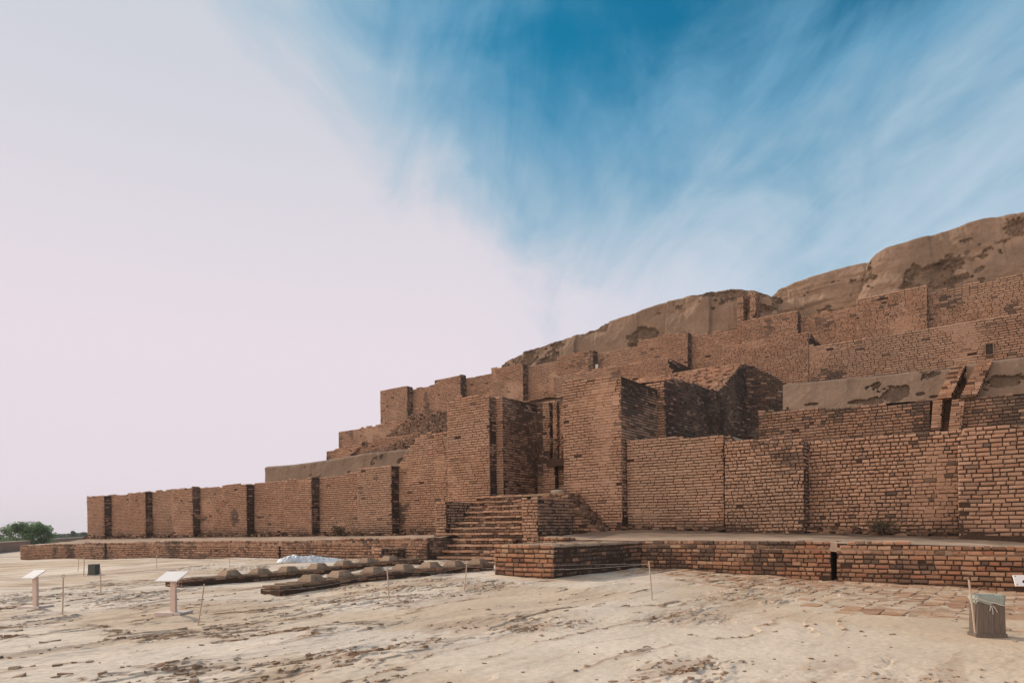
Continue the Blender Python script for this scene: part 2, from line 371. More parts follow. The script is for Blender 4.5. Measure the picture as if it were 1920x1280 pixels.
gc = SANDC * (1 - pa_[..., None]) + PALE * pa_[..., None]; wm_ = (sstep(0, 9, X) * .75)[..., None]; gc = gc * (1 - wm_) + np.array([.525, .393, .272]) * wm_; gc = gc * (1 - br_[..., None]) + SOIL * br_[..., None]
pe = lambda s_: np.interp(s_, [-11, -8.4, -4.4, -1.8, 0, 4], [21.6, 19.0, 17.3, 14.7, 14.3, 13.4])
Sg_ = X * UU[0] + Y * UU[1]; Ng_ = X * NN[0] + Y * NN[1]
pm = sstep(-.4, .5, (Ng_ - pe(Sg_)) + (fbm(Sg_ * .6, Ng_ * .8, 5, 4) - .5) * 5) * (Sg_ > -11.5) * (Ng_ < 23) * (Sg_ < 5); pm = (pm * sstep(.38, .56, fbm(Sg_ * 1.1, Ng_ * 1.4, 15, 4)))[..., None]
gc = gc * (1 - .8 * pm) + np.array([.36, .215, .135]) * .8 * pm
fg = sstep(70, 140, Y)[..., None]; gc = gc * (1 - fg) + np.array([.26, .24, .17]) * fg
g = MB(); g.grid(np.stack([X, Y, Zg], -1), gc)
tag(g.build('ground', M_SAND), kind='structure')

# brick paving laid bare along the platform
def paving(name, seed, s0, s1, n0, n1, edge):
    mb = MB(); rng = np.random.default_rng(seed); t = .40
    for i, s in enumerate(np.arange(s0, s1, t)):
        for n in np.arange(n0, n1, t):
            k = fbm(np.array(s * .35), np.array(n * .55), seed, 4)
            if edge(s, n) + (k - .5) * 4.2 < rng.uniform(-.25, .25): continue
            p = W(s + .2, n + .2, 0.0); z = float(ground(p[0], p[1])); hh, _, _ = detail(p[0], p[1]); z += float(hh) * .5 + .002 + rng.uniform(.0, .018)
            a = UU * (.185 - rng.uniform(0, .02)); b = NN * (.185 - rng.uniform(0, .02)); c = np.array([p[0], p[1], z])
            tilt = rng.normal(0, .012, 4); tilt2 = [c - a - b, c + a - b, c + a + b, c - a + b]
            col = np.array([[.42, .245, .150], [.38, .215, .132], [.46, .31, .205], [.36, .19, .115]])[rng.integers(4)] * rng.uniform(.8, 1.12)
            du = .80 * sstep(.40, .62, fbm(np.array(s * .9), np.array(n * .9), seed + 3, 3)) + rng.uniform(0, .15); col = col * (1 - du) + SANDC * .95 * du; z -= .022 * du; c[2] = z
            mb.hexa([q - ZZ * .08 for q in tilt2] + [q + ZZ * tilt[j] + rng.normal(0, .022, 3) * [1, 1, .3] for j, q in enumerate(tilt2)], col)
    return tag(mb.build(name, M_BRICK), kind='structure')
paving('pavement', 5, -11.0, 4.0, 13.0, 21.9, lambda s, n: (n - np.interp(s, [-11, -8.4, -4.4, -1.8, 0, 4], [21.6, 19.0, 17.3, 14.7, 14.3, 13.4])) * .6)

# ------------------------------------------------------------------ low brick platform in front of the monument
NP = 22.2
fp = fprof([(37, 1021), (163, 1017), (330, 1013), (525, 1011.5), (815, 1006)], NP, .02, 3)
fpb = lambda s: ground(*[W(s, np.zeros_like(np.asarray(s, float)) + NP, 0 * np.asarray(s, float))[..., k] for k in (0, 1)]) - .08
ORNG = np.array([[0.46, 0.245, 0.150], [0.40, 0.205, 0.125], [0.50, 0.31, 0.205], [0.41, 0.180, 0.105], [0.29, 0.165, 0.115]]) * [.88, .90, .90]
KW_P = dict(irr=.75, bl=.36, course=.136, mott=.2, stain=.34, base_stain=.45, miss=.004, pal=ORNG, erode=.35)
pl = thing('brick_platform', W(-30.0, NP, .2), 'long low brick platform running left from the entrance steps under the buttressed wall', 'platform', 'low brick platforms')
sA, sB, sC = sat(37, NP), sat(521, NP), sat(799, NP)
mb = MB(); KW_L = {**KW_P, 'pal': TAN * .92, 'stain': .45}; masonry(mb, sA, sB, NP, 28.6, fp, fpb, 'f', seed=11, fkw=KW_L); mb.build('wall', BM, pl)
mb = MB(); masonry(mb, sB + .22, sC, NP, 28.6, fp, fpb, 'fr', seed=12, fkw=KW_L); mb.build('wall', BM, pl)
s_ = sat(198, NP); mb = MB(); mb.box(W(s_, NP - .02, .45), UU * .06, NN * .05, ZZ * .6, (.1, .06, .05)); mb.build('drain_slot', M_DARK, pl)  # dark strip on the wall face, painted as the slot's shade

pr = thing('brick_platform', W(-5.0, NP, .2), 'low orange brick platform right of the entrance, split by a dark vertical drain slot', 'platform', 'low brick platforms')
frp = fprof([(1004, 1006), (1150, 1010), (1320, 1009), (1560, 1012.5), (1750, 1017), (1920, 1024), (2200, 1040)], NP, .015, 6)
sD, sE, sF, sG = sat(1006, NP), sat(1557, NP), sat(1567, NP), 9.0
mb = MB(); masonry(mb, sD, sE, NP, 28.4, frp, fpb, 'f', seed=14, fkw=KW_P); mb.build('wall', BM, pr)
mb = MB(); masonry(mb, sF, sG, NP, 28.4, frp, fpb, 'f', seed=15, fkw=KW_P); mb.build('wall', BM, pr)
mb = MB(); masonry(mb, sE, sF, NP + .7, 28.2, frp, fpb, 'f', seed=16, fkw={**KW_P, 'stain': 1.2}); mb.build('drain_slot', BM, pr)

bk = thing('brick_plinth', W(-12.0, 16.5, .2), 'big rectangular brick plinth jutting forward to the right of the steps', 'plinth')
NB = 16.5; s0, s1 = sat(925, NB), sat(1036, NB)
mb = MB(); tb = const(1.215)
masonry(mb, s0, s1, NB, NP + .04, lambda s: 1.225 + .03 * (vn(np.asarray(s) * 2., 0 * np.asarray(s), 4) - .5), const(.05), 'frl', seed=21,
        fkw=dict(irr=.65, bl=.38, course=.137, stain=.18, mott=.10, pal=ORNG, erode=.5, warm=1.05), rkw=dict(stain=.5, mott=.25), rbase=const(.12))
mb.build('wall', BM, bk)
mb = MB()
rg = np.random.default_rng(3)
for a in np.arange(s0 + .05, s1 - .3, .36):
    for b in np.arange(NB + .05, NP - .4, .36):
        mb.box(W(a + .18, b + .18, 1.17 + rg.uniform(-.01, .02)), UU * .165, NN * .165, ZZ * .035, np.array([.46, .34, .25]) * rg.uniform(.75, 1.1))
mb.build('top_paving', M_BRICK, bk)

def pier(px0, px1, n0, dpt, ytop, ybot, label, seed):
    a, b = sat(px0, n0), sat(px1, n0); zt = at(px0, ytop, n0)[1]; zb = at(px0, ybot, n0)[1] - .1
    t = thing('brick_pier', W(a, n0, zb), label, 'pier'); mb = MB()
    masonry(mb, a, b, n0, n0 + dpt, zt, zb, 'frl', seed=seed, fkw=dict(irr=.5, bl=.34, stain=.2)); mb.build('brickwork', BM, t)
pier(696, 713, 20.6, 1.5, 1025, 1050, 'short square brick pier in front of the low platform left of the steps', 33)

# ------------------------------------------------------------------ the ziggurat
zig = thing('ziggurat', W(-30.0, 40.0, 1.3), 'stepped mud brick ziggurat rising in tiers to an eroded earthen core', 'ziggurat')
NM = 28.2
KW_M = dict(irr=.25, bl=.40, course=.128, stain=.02, mott=.012, miss=.002, base_stain=1.1, erode=1.15)
# terrace floor in front of the outer wall
bx, bz = prof([(163, 1009), (400, 1006), (745, 1003), (815, 1001), (1010, 995), (1172, 991), (1360, 994.5), (1510, 997.5), (1700, 1003), (1800, 1009), (1920, 1016)], NM - .3)
for sa0, sa1, cnt_ in ((sat(37, NP), sC, 220), (sD, 9.0, 160)):
    Sg, Ng = np.meshgrid(np.linspace(sa0, sa1, cnt_), np.concatenate([[NP + .05], np.linspace(NP + .06, NM + .3, 30)]))
    zf = (fp(Sg) if sa0 < -30 else frp(Sg)) - .03
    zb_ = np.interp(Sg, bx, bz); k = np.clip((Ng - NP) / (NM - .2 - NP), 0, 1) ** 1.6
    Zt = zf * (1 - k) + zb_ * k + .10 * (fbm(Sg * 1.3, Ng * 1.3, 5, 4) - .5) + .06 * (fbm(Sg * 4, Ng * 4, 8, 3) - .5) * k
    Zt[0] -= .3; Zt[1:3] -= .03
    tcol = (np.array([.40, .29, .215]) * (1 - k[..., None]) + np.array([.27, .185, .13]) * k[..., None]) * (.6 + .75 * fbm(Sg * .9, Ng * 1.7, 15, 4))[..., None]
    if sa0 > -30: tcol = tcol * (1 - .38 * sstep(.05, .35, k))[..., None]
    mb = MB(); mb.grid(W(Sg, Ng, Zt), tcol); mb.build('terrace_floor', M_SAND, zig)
def mbase(s): return np.interp(s, bx, bz) - .1
# outer wall, left of the gate
mt = fprof([(163, 930), (241, 924.5), (323, 916), (462, 907), (533, 901), (597, 893), (670, 886), (745, 874), (752, 866), (764, 846), (778, 826), (790, 813), (840, 808)], NM, .08, 8)
sL, sT = sat(163, NM), sat(842, NM)
ow = MB(); masonry(ow, sL, sT, NM, 46.0, mt, mbase, 'f', seed=31, fkw=KW_M); ow = ow.build('outer_wall', BM, zig)
NPi = 27.55
for i, (p0, p1, t0, t1) in enumerate([(163, 195, 930, 928.5), (241, 272, 923.5, 921), (323, 361, 915, 911.5), (417, 462, 908.5, 905.5), (533, 584, 899.5, 893), (670, 734, 878, 871)]):
    a, b = sat(p0, NPi), sat(p1, NPi); f = fprof([(p0, t0), (p1, t1)], NPi, .06, 40 + i)
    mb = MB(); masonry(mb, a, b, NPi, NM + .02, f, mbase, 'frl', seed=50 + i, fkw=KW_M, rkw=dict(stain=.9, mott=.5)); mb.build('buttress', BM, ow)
# outer wall, right of the gate
mt2 = fprof([(1176, 822), (1250, 818), (1365, 811.5), (1372, 819), (1430, 818), (1520, 821), (1600, 813), (1700, 807), (1790, 801), (1810, 799), (1920, 794), (2300, 780)], NM - .4, .04, 18)
ow2 = MB(); masonry(ow2, sat(1170, NM), 9.0, NM, 46.0, mt2, mbase, 'f', seed=71, fkw={**KW_M, 'irr': .85, 'bl': .34, 'course': .138, 'mott': .04, 'stain': .02}); ow2 = ow2.build('outer_wall', BM, zig)
for i, (p0, p1, n0, tp, kw, lb) in enumerate([
        (1176, 1358, NM - .50, [(1176, 822), (1250, 818), (1367, 811.5)], dict(irr=.12, bl=.43, course=.122), 'panel of long flat bricks'),
        (1359, 1508, NM - .85, [(1359, 823), (1372, 820), (1509, 822)], dict(irr=.8, bl=.33, course=.136, warm=1.04), None),
        (1797, 2300, NM - .90, [(1795, 816), (1803, 808), (1814, 799), (1920, 794), (2300, 775)], dict(irr=.55, bl=.40, course=.140, warm=.98), None)]):
    a, b = sat(p0, n0), min(sat(p1, n0), 8.5) if p1 < 2200 else 8.5
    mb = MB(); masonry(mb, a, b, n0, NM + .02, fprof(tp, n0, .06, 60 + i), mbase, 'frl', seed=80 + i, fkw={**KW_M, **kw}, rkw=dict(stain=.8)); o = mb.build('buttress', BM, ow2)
    if lb: o['label'] = lb

# crumbled bricks lying along the wall's foot
rg = np.random.default_rng(61)
for ow_, (p0, p1), cn in ((ow, (163, 840), 1100), (ow2, (1180, 1930), 420)):
    mb = MB()
    for _ in range(cn):
        s_ = rg.uniform(sat(p0, NM), sat(p1, NM)); n_ = NM - abs(rg.normal(0, .28)) - .02
        if fbm(np.array(s_ * .6), np.array(2.2), 63, 3) < .42 and rg.random() < .8: continue
        z_ = float(np.interp(s_, bx, bz)) + rg.uniform(.0, .10) + .22 * rg.random() * max(0, 1 - (NM - n_) / .3); q = rg.normal(0, .25, 3)
        mb.box(W(s_, n_, z_), UU * rg.uniform(.05, .17) + ZZ * q[0] * .08, NN * rg.uniform(.05, .12) + UU * q[1] * .08, ZZ * rg.uniform(.025, .06), (TAN[rg.integers(5)] * rg.uniform(.25, .75)) * (.4 if rg.random() < .4 else 1))
    mb.build('base_rubble', M_BRICK, ow_)['kind'] = 'stuff'

# gate: two towers, the recess between them
NT_ = 27.3
gt = MB(); a, b = sat(840, NT_), sat(919, NT_)
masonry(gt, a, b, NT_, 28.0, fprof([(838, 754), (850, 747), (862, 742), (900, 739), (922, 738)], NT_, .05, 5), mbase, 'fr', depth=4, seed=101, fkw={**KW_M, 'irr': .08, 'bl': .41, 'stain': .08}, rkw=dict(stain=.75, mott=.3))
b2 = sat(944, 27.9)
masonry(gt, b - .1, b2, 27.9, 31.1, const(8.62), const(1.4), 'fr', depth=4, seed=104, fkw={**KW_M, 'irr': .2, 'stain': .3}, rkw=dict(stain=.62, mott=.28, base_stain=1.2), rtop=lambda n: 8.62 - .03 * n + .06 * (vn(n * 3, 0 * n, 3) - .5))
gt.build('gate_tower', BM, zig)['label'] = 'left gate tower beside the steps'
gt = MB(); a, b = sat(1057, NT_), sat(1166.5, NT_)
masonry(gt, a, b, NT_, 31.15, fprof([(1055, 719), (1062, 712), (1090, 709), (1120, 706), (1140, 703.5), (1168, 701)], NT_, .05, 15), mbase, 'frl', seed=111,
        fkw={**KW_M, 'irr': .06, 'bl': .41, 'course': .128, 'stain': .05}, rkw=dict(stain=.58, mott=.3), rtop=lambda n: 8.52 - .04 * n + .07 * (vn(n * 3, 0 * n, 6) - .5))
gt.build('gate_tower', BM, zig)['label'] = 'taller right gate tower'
ra, rb = b2 - .1, a + .3
rc = MB(); masonry(rc, ra, rb, 31.05, 38.0, const(8.75), const(2.5), 'f', seed=121, fkw={**KW_M, 'stain': .65, 'mott': .25, 'base_stain': 1.4}); rc = rc.build('gate_recess', BM, zig)  # shade of the deep recess put into the brick colour
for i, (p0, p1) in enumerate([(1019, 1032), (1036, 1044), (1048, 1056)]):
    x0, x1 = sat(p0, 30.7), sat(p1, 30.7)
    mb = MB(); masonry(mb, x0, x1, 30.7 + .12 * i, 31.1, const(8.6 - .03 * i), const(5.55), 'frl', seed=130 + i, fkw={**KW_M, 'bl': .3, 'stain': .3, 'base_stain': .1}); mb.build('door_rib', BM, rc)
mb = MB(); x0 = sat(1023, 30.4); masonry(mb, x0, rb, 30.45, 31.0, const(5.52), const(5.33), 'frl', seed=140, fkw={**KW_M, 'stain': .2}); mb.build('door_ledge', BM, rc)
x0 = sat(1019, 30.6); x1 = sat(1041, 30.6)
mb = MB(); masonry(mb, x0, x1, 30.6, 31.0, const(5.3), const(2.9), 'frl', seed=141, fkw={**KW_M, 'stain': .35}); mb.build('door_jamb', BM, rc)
mb = MB(); mb.box(W((ra + rb) / 2, 29.0, 3.33), UU * (rb - ra) / 2, NN * 2.0, ZZ * .055, (.33, .23, .16)); mb.build('landing', M_SAND, zig)

# second level behind the outer wall
N2 = 33.3
KW_2 = dict(irr=.5, bl=.36, course=.134, stain=.40, mott=.16, base_stain=.8, pal=TAN * .82)
w2t = fprof([(1420, 771), (1600, 760), (1745, 749), (1800, 745), (1920, 737), (2300, 708)], N2, .04, 9)
sl_ = sat(1424, N2); d0, d1 = sat(1747, N2), sat(1797, N2)
w2 = MB(); masonry(w2, sl_, d0, N2, 37.0, w2t, const(5.0), 'fl', seed=151, fkw=KW_2); w2.build('tier_wall', BM, zig)
w2 = MB(); masonry(w2, d1, 9.0, N2, 37.0, w2t, const(5.0), 'fl', seed=152, fkw=KW_2); w2.build('tier_wall', BM, zig)
def plaster(name, pxs, ytop, ybot, n0, n1, seed, parent=zig, holes=(), left=None, dpt=6.0):
    hs_ = [(*at(a, b, n0), rx * .0125, ry * .0125) for a, b, rx, ry in holes]
    """battered mud-plastered face from photo top and bottom lines"""
    NC = 420; NV = 60; u = np.linspace(0, 1, NC); v = np.linspace(0, 1, NV)
    tx, tz = zip(*[at(p, y, n1) for p, y in zip(pxs, ytop)]); bxx, bzz = zip(*[at(p, y, n0) for p, y in zip(pxs, ybot)])
    kk = np.linspace(0, 1, len(pxs)); P = np.zeros((NV + 2, NC, 3)); C = np.zeros((NV + 2, NC, 3))
    for i, vv in enumerate(v):
        s = np.interp(u, kk, bxx) * (1 - vv) + np.interp(u, kk, tx) * vv; z = np.interp(u, kk, bzz) * (1 - vv) + np.interp(u, kk, tz) * vv
        n = n0 * (1 - vv) + n1 * vv + .10 * (fbm(s * .8, z * 1.2, seed, 4) - .5)
        c = np.array([.215, .148, .108]) * (.82 + .36 * fbm(s * .5, z * .9, seed + 3, 4))[:, None]
        lw = sstep(.66, .68, fbm(s * .9, z * 1.2, seed + 7, 5, .6) + .10 * (1 - vv) ** 2 - .02)
        for hs1, hz1, rx, ry in hs_:
            q_ = ((s - hs1) / rx) ** 2 + ((z - hz1) / ry) ** 2 + 1.1 * (fbm(s * 2.5, z * 2.5, seed + 17, 4) - .5)
            lw = np.maximum(lw, sstep(1.05, .92, q_))
        c = c * (1 - .30 * sstep(.5, .75, fbm(s * 2.2, z * .25, seed + 27, 4)) * vv)[:, None]
        n = n + .16 * lw + .10 * lw * (fbm(s * 6, z * 6, seed + 9, 3) - .5) + .02 * (fbm(s * 7, z * 7, seed + 29, 3) - .5); c = c * (1 - (.25 + .3 * fbm(s * 4, z * 4, seed + 37, 3))[:, None] * lw[:, None])
        n = n + .22 * sstep(.90, 1.0, vv) ** 2
        P[i] = W(s, n, z); C[i] = c
    P[NV] = P[NV - 1] + NN * 1.2 - ZZ * .02; P[NV + 1] = P[NV - 1] + NN * dpt; C[NV:] = np.array([.40, .30, .22])
    mb = MB(); mb.grid(P, C)
    for k in (0, -1):                                   # ends
        e = P[:, k]; mb.add(np.concatenate([e[:NV], e[:NV] + NN * dpt]), [[i, i + 1, NV + 1 + i, NV + i] for i in range(NV - 1)], (.29, .20, .15))
    return mb.build(name, M_EARTH, parent, smooth=True)
plaster('plaster_band', [1468, 1560, 1650, 1700, 1790], [719, 710, 702, 697, 688], [768, 766, 757, 753, 748], 33.9, 34.5, 201, holes=[(1695, 728, 13, 17), (1520, 757, 26, 6), (1608, 752, 34, 9), (1725, 737, 14, 6), (1755, 742, 20, 5)])['label'] = 'plaster band left of the narrow stair'
plaster('plaster_band', [1812, 1850, 1920, 2150], [682, 675, 667, 640], [746, 743, 738, 722], 33.9, 34.5, 202, holes=[(1898, 716, 20, 9)])['label'] = 'plaster band right of the narrow stair'
# heap of dust at the left end of the band
def heap(name, s0, n0, z0, ls, ln, h, seed, parent, col=(.27, .19, .145)):
    u = np.linspace(-1, 1, 40); A, B = np.meshgrid(u, u); r = np.sqrt(A * A + B * B)
    Z = h * np.clip(1 - r, 0, 1) ** .8 * (.8 + .5 * fbm(A * 2, B * 2, seed, 3)) - .05
    mb = MB(); mb.grid(W(s0 + A * ls, n0 + B * ln, z0 + Z), np.array(col) * (.8 + .4 * fbm(A * 3, B * 3, seed + 2, 3))[..., None]); return mb.build(name, M_EARTH, parent, smooth=True)
# narrow drain stair climbing through the band
ds = MB(); rg = np.random.default_rng(8)
def ramp_bricks(mb, p0, p1, wd, n_, thick, seed):
    """an inclined brick kerb: short courses stacked up the slope"""
    (sa_, na_, za_), (sb_, nb_, zb2) = p0, p1; r = np.random.default_rng(seed)
    for i in range(n_):
        t = (i + .5) / n_; c = W(sa_ + (sb_ - sa_) * t, na_ + (nb_ - na_) * t, za_ + (zb2 - za_) * t); hz_ = (zb2 - za_) / n_
        x = -wd / 2
        while x < wd / 2 - .05:
            l = min(r.uniform(.2, .42), wd / 2 - x); col = TAN[r.integers(5)] * r.uniform(.8, 1.15) * (.35 if r.random() < .12 else 1)
            mb.box(c + UU * (x + l / 2) + NN * (thick / 2 + r.normal(0, .03)), UU * (l / 2 - .008), NN * thick / 2, ZZ * (hz_ / 2 - .012), col); x += l
def pt(px, py, n): s, z = at(px, py, n); return (s, n, z)
for (q0, q1, w_, sd) in (((1769, 746), (1798, 683), .50, 1), ((1814, 745), (1847, 676), .55, 2)):
    mb = MB(); ramp_bricks(mb, pt(*q0, 33.0), pt(*q1, 34.1), w_, 14, 1.1, sd); mb.build('stair_kerb', M_BRICK, zig)
mb = MB(); ramp_bricks(mb, pt(1791, 747, 34.9), pt(1824, 684, 35.8), .75, 11, .9, 3); mb.build('drain_steps', M_BRICK, zig)
for (q0, q1, w_, sd) in (((1754, 806), (1758, 750), .35, 4), ((1790, 806), (1797, 748), .45, 5)):
    mb = MB(); ramp_bricks(mb, pt(*q0, 32.6), pt(*q1, 33.1), w_, 13, 1.3, sd); mb.build('stair_kerb', M_BRICK, zig)
mb = MB(); ramp_bricks(mb, pt(1773, 806, 34.2), pt(1778, 748, 34.9), .9, 11, .8, 6); mb.build('drain_steps', M_BRICK, zig)

# stair block with the peaked top behind the right tower
SK = -14.05
kt = lambda n: np.interp(n, [31.3, 33, 38.5, 43.1, 46, 53], [8.95, 9.25, 9.5, 11.95, 12.05, 12.5])
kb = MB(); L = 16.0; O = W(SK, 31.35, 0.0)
bricks(kb, O, NN, UU, L, lambda a: kt(31.35 + a) + .05 * (vn(a * 2.1, 0 * a, 4) - .5), const(4.9), seed=161, course=.132, bl=.40, irr=.3, stain=.42, mott=.22, base_stain=1.0, erode=.3, pal=np.array([[.155, .098, .074], [.12, .078, .062], [.36, .24, .175], [.18, .095, .066], [.09, .062, .052]]))  # dark palette holds this face's shade as well as its lichen
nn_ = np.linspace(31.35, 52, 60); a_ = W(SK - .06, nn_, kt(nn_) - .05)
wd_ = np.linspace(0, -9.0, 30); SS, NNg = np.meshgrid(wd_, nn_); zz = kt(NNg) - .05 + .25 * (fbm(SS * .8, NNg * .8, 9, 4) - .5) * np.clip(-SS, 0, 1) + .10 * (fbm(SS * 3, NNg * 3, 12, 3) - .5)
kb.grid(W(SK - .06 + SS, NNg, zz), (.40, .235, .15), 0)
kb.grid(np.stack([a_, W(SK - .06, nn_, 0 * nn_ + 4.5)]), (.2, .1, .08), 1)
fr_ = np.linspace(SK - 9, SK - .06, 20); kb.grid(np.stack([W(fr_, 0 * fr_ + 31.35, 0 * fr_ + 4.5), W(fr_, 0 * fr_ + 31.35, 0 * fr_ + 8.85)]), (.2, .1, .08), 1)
rg = np.random.default_rng(12)                          # worn bricks showing on the sunlit slope
for _ in range(1500):
    n = rg.uniform(32, 45); s = SK - rg.uniform(.1, 7); z = float(np.interp(n, nn_, kt(nn_))) + .0
    kb.box(W(s, n, z + rg.uniform(-.05, .07)), UU * rg.uniform(.08, .2), NN * rg.uniform(.08, .2), ZZ * .05, TAN[rg.integers(5)] * rg.uniform(.7, 1.2))
q0_ = W(SK + .0, 43.4, 0.); q1_ = W(*(lambda q: (q[0], 45.44, 0.))(at(1492, 722, 45.44))); d_ = q1_ - q0_; L_ = float(np.linalg.norm(d_)); d_ /= L_; m_ = np.array([d_[1], -d_[0], 0.])
zr = at(1492, 720, 45.44)[1]
tw = lambda a: np.interp(a, [0, .4, L_ * .75, L_], [11.95, 11.9, zr + .25, zr - .1]) + .10 * (vn(a * 2.3, 0 * a, 9) - .5)
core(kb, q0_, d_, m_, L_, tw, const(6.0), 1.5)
bricks(kb, q0_, d_, m_, L_, tw, const(6.0), seed=163, course=.132, bl=.40, irr=.3, stain=.42, mott=.2, base_stain=1.0, erode=.4, pal=np.array([[.155, .098, .074], [.12, .078, .062], [.36, .24, .175], [.18, .095, .066], [.09, .062, .052]]))  # wing darkened to match, shade put into the palette
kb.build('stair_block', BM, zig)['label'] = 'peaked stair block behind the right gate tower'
mb = MB(); masonry(mb, SK - 1.0, SK - .02, 31.15, 31.4, const(8.9), const(4.9), 'fr', seed=167, fkw={**KW_M, 'stain': .5}); mb.build('stair_end', BM, zig)

# third tier
N3 = 45.5
KW_3 = dict(irr=.35, bl=.40, course=.136, stain=.03, mott=.02, base_stain=.4, miss=.004, pal=TAN * .95)
Z3 = lambda px, r: (px, 1012 - r * (px + 740))
t3 = fprof([Z3(1040, .1725), Z3(1257, .1725), Z3(1257.5, .1562), Z3(1359.5, .1562), Z3(1360, .1725), Z3(1519, .1725), Z3(1519.5, .1605), Z3(1740, .1605), Z3(2300, .1605)], N3, .07, 11)
w3 = MB(); masonry(w3, sat(1040, N3), 9, N3, 52.0, t3, const(9.2), 'f', seed=171, fkw=KW_3)
mb = w3; w3 = w3.build('tier_wall', BM, zig)
for i, (p0, p1) in enumerate([(1046, 1257), (1360, 1519)]):
    n0 = N3 - .12; a, b = sat(p0, n0), sat(p1, n0)
    mb = MB(); masonry(mb, a, b, n0, n0 + 2.6, fprof([Z3(p0, .1727), Z3(p1, .1727)], n0, .06, 70 + i), const(9.2), 'frl', seed=180 + i, fkw=KW_3, rkw=dict(stain=.9)); mb.build('buttress', BM, w3)
t3l = fprof([(636, 810), (700, 797), (760, 783), (790, 777), (840, 772), (1060, 740)], N3, .05, 13)
w3l = MB(); masonry(w3l, sat(636, N3), sat(1045, N3), N3, 52.0, t3l, const(9.0), 'f', seed=173, fkw=KW_3); w3l = w3l.build('tier_wall', BM, zig)
# square opening high on the tier, putlog holes and a niche, as framed dark plates with the shade put into their colour
def opening(px0, px1, py0, py1, n, parent, name='window_opening'):
    a, z1 = at(px0, py0, n); b, z0 = at(px1, py1, n); mb = MB()
    f = .04; c = (.30, .18, .12)
    for (sa2, sb2, za2, zb2) in ((a - f, a, z0 - f, z1 + f), (b, b + f, z0 - f, z1 + f), (a, b, z1, z1 + f), (a, b, z0 - f, z0)):
        mb.box(W((sa2 + sb2) / 2, n - .03, (za2 + zb2) / 2), UU * (sb2 - sa2) / 2, NN * .06, ZZ * (zb2 - za2) / 2, c, 0)
    mb.box(W((a + b) / 2, n - .005, (z0 + z1) / 2), UU * (b - a) / 2, NN * .02, ZZ * (z1 - z0) / 2, c, 1)
    return mb.build(name, [M_BRICK, M_DARK], parent)
opening(1848, 1862, 646, 664, N3 - .05, w3)
# low wall and diagonal drain at the left end of the second level
w25 = MB(); n25 = 40.0; masonry(w25, sat(613, n25), sat(800, n25), n25, 45.6, fprof([(613, 845), (690, 826), (800, 806)], n25, .05, 3), const(7.0), 'f', seed=176, fkw=KW_3); w25 = w25.build('tier_wall', BM, zig)
mb = MB(); ramp_bricks(mb, pt(642, 863, 39.3), pt(668, 838, 39.8), .8, 10, .8, 7); mb.build('stair_kerb', M_BRICK, zig)
plaster('plaster_band', [497, 540, 580, 620, 690, 730, 775], [874, 871, 866, 860, 848, 844, 840], [915, 912, 908, 902, 894, 889, 884], 33.9, 34.3, 203, dpt=5.5)['label'] = 'grey plaster band above the left part of the outer wall'
opening(680, 687, 829, 836, n25 - .05, w25, 'drain_hole')
# collapsed brickwork between the tiers
rb_ = MB(); rg = np.random.default_rng(21); bx0 = [(690, 849), (720, 826), (745, 802), (775, 781), (842, 774)]; bx1 = [(690, 852), (735, 846), (770, 842), (800, 815), (842, 808)]
px = np.linspace(690, 846, 70); vv = np.linspace(0, 1, 30); P = np.zeros((30, 70, 3))
tyy = np.interp(px, [q[0] for q in bx0], [q[1] for q in bx0]); byy = np.interp(px, [q[0] for q in bx1], [q[1] for q in bx1])
for i, v in enumerate(vv):
    for j, p in enumerate(px):
        n = 38.5 + 5.5 * v; y = byy[j] * (1 - v) + tyy[j] * v; s, z = at(p, y, n); P[i, j] = W(s, n, z)
P[..., 2] += .5 * (fbm(P[..., 0] * .9, P[..., 1] * .9 + P[..., 2], 14, 4) - .5)
rb_.grid(P, (.19, .125, .09)); e = P[-1]; rb_.grid(np.stack([e, e + NN * 4]), (.3, .2, .14)); e = P[0]; rb_.grid(np.stack([e - ZZ * 3, e]), (.2, .13, .1))
for _ in range(1500):
    i, j = rg.integers(0, 30), rg.integers(0, 70); c = P[i, j] + rg.normal(0, .05, 3); q = rg.normal(0, .35, 3)
    ax = UU * .18 + ZZ * q[0] * .18 + NN * q[1] * .1; ay = NN * .16 + ZZ * q[2] * .1; az = ZZ * .058
    rb_.box(c, ax * rg.uniform(.5, 1.1), ay, az, TAN[rg.integers(5)] * rg.uniform(.28, .72))
rb_.build('fallen_brickwork', M_BRICK, zig)

# fourth tier
N4 = 51.3
t4 = fprof([(715, 735), (1000, 679), (1300, 622), (1505, 585), (1745, 538), (1920, 505), (2300, 430)], N4, .05, 17)
t4r = lambda s: t4(s) - .25
w4 = MB(); masonry(w4, sat(715, N4), 9, N4, 74.0, t4r, const(12.2), 'f', seed=191, fkw=KW_3); w4 = w4.build('tier_wall', BM, zig)
n0 = N4 - .85
for i, (p0, p1) in enumerate([(715, 766), (817, 866.5), (924, 983.5), (1047, 1115), (1200, 1293), (1395, 1500), (1610, 1743)]):
    a, b = sat(p0, n0), min(sat(p1, n0), 8.8) if p1 < 2200 else 8.8
    mb = MB(); masonry(mb, a, b, n0, N4 + .02, lambda s: t4(s) - .05, const(12.3), 'frl', seed=200 + i, fkw=KW_3, rkw=dict(stain=.9, mott=.4)); mb.build('buttress', BM, w4)
opening(1041, 1047.5, 718, 731, N4 - .05, w4)
s, z = at(1119, 687, n0 + .5); mb = MB(); mb.box(W(s, n0 + .45, z), UU * .12, NN * .03, ZZ * .17); mb.build('plate', M_WHITE, w4)
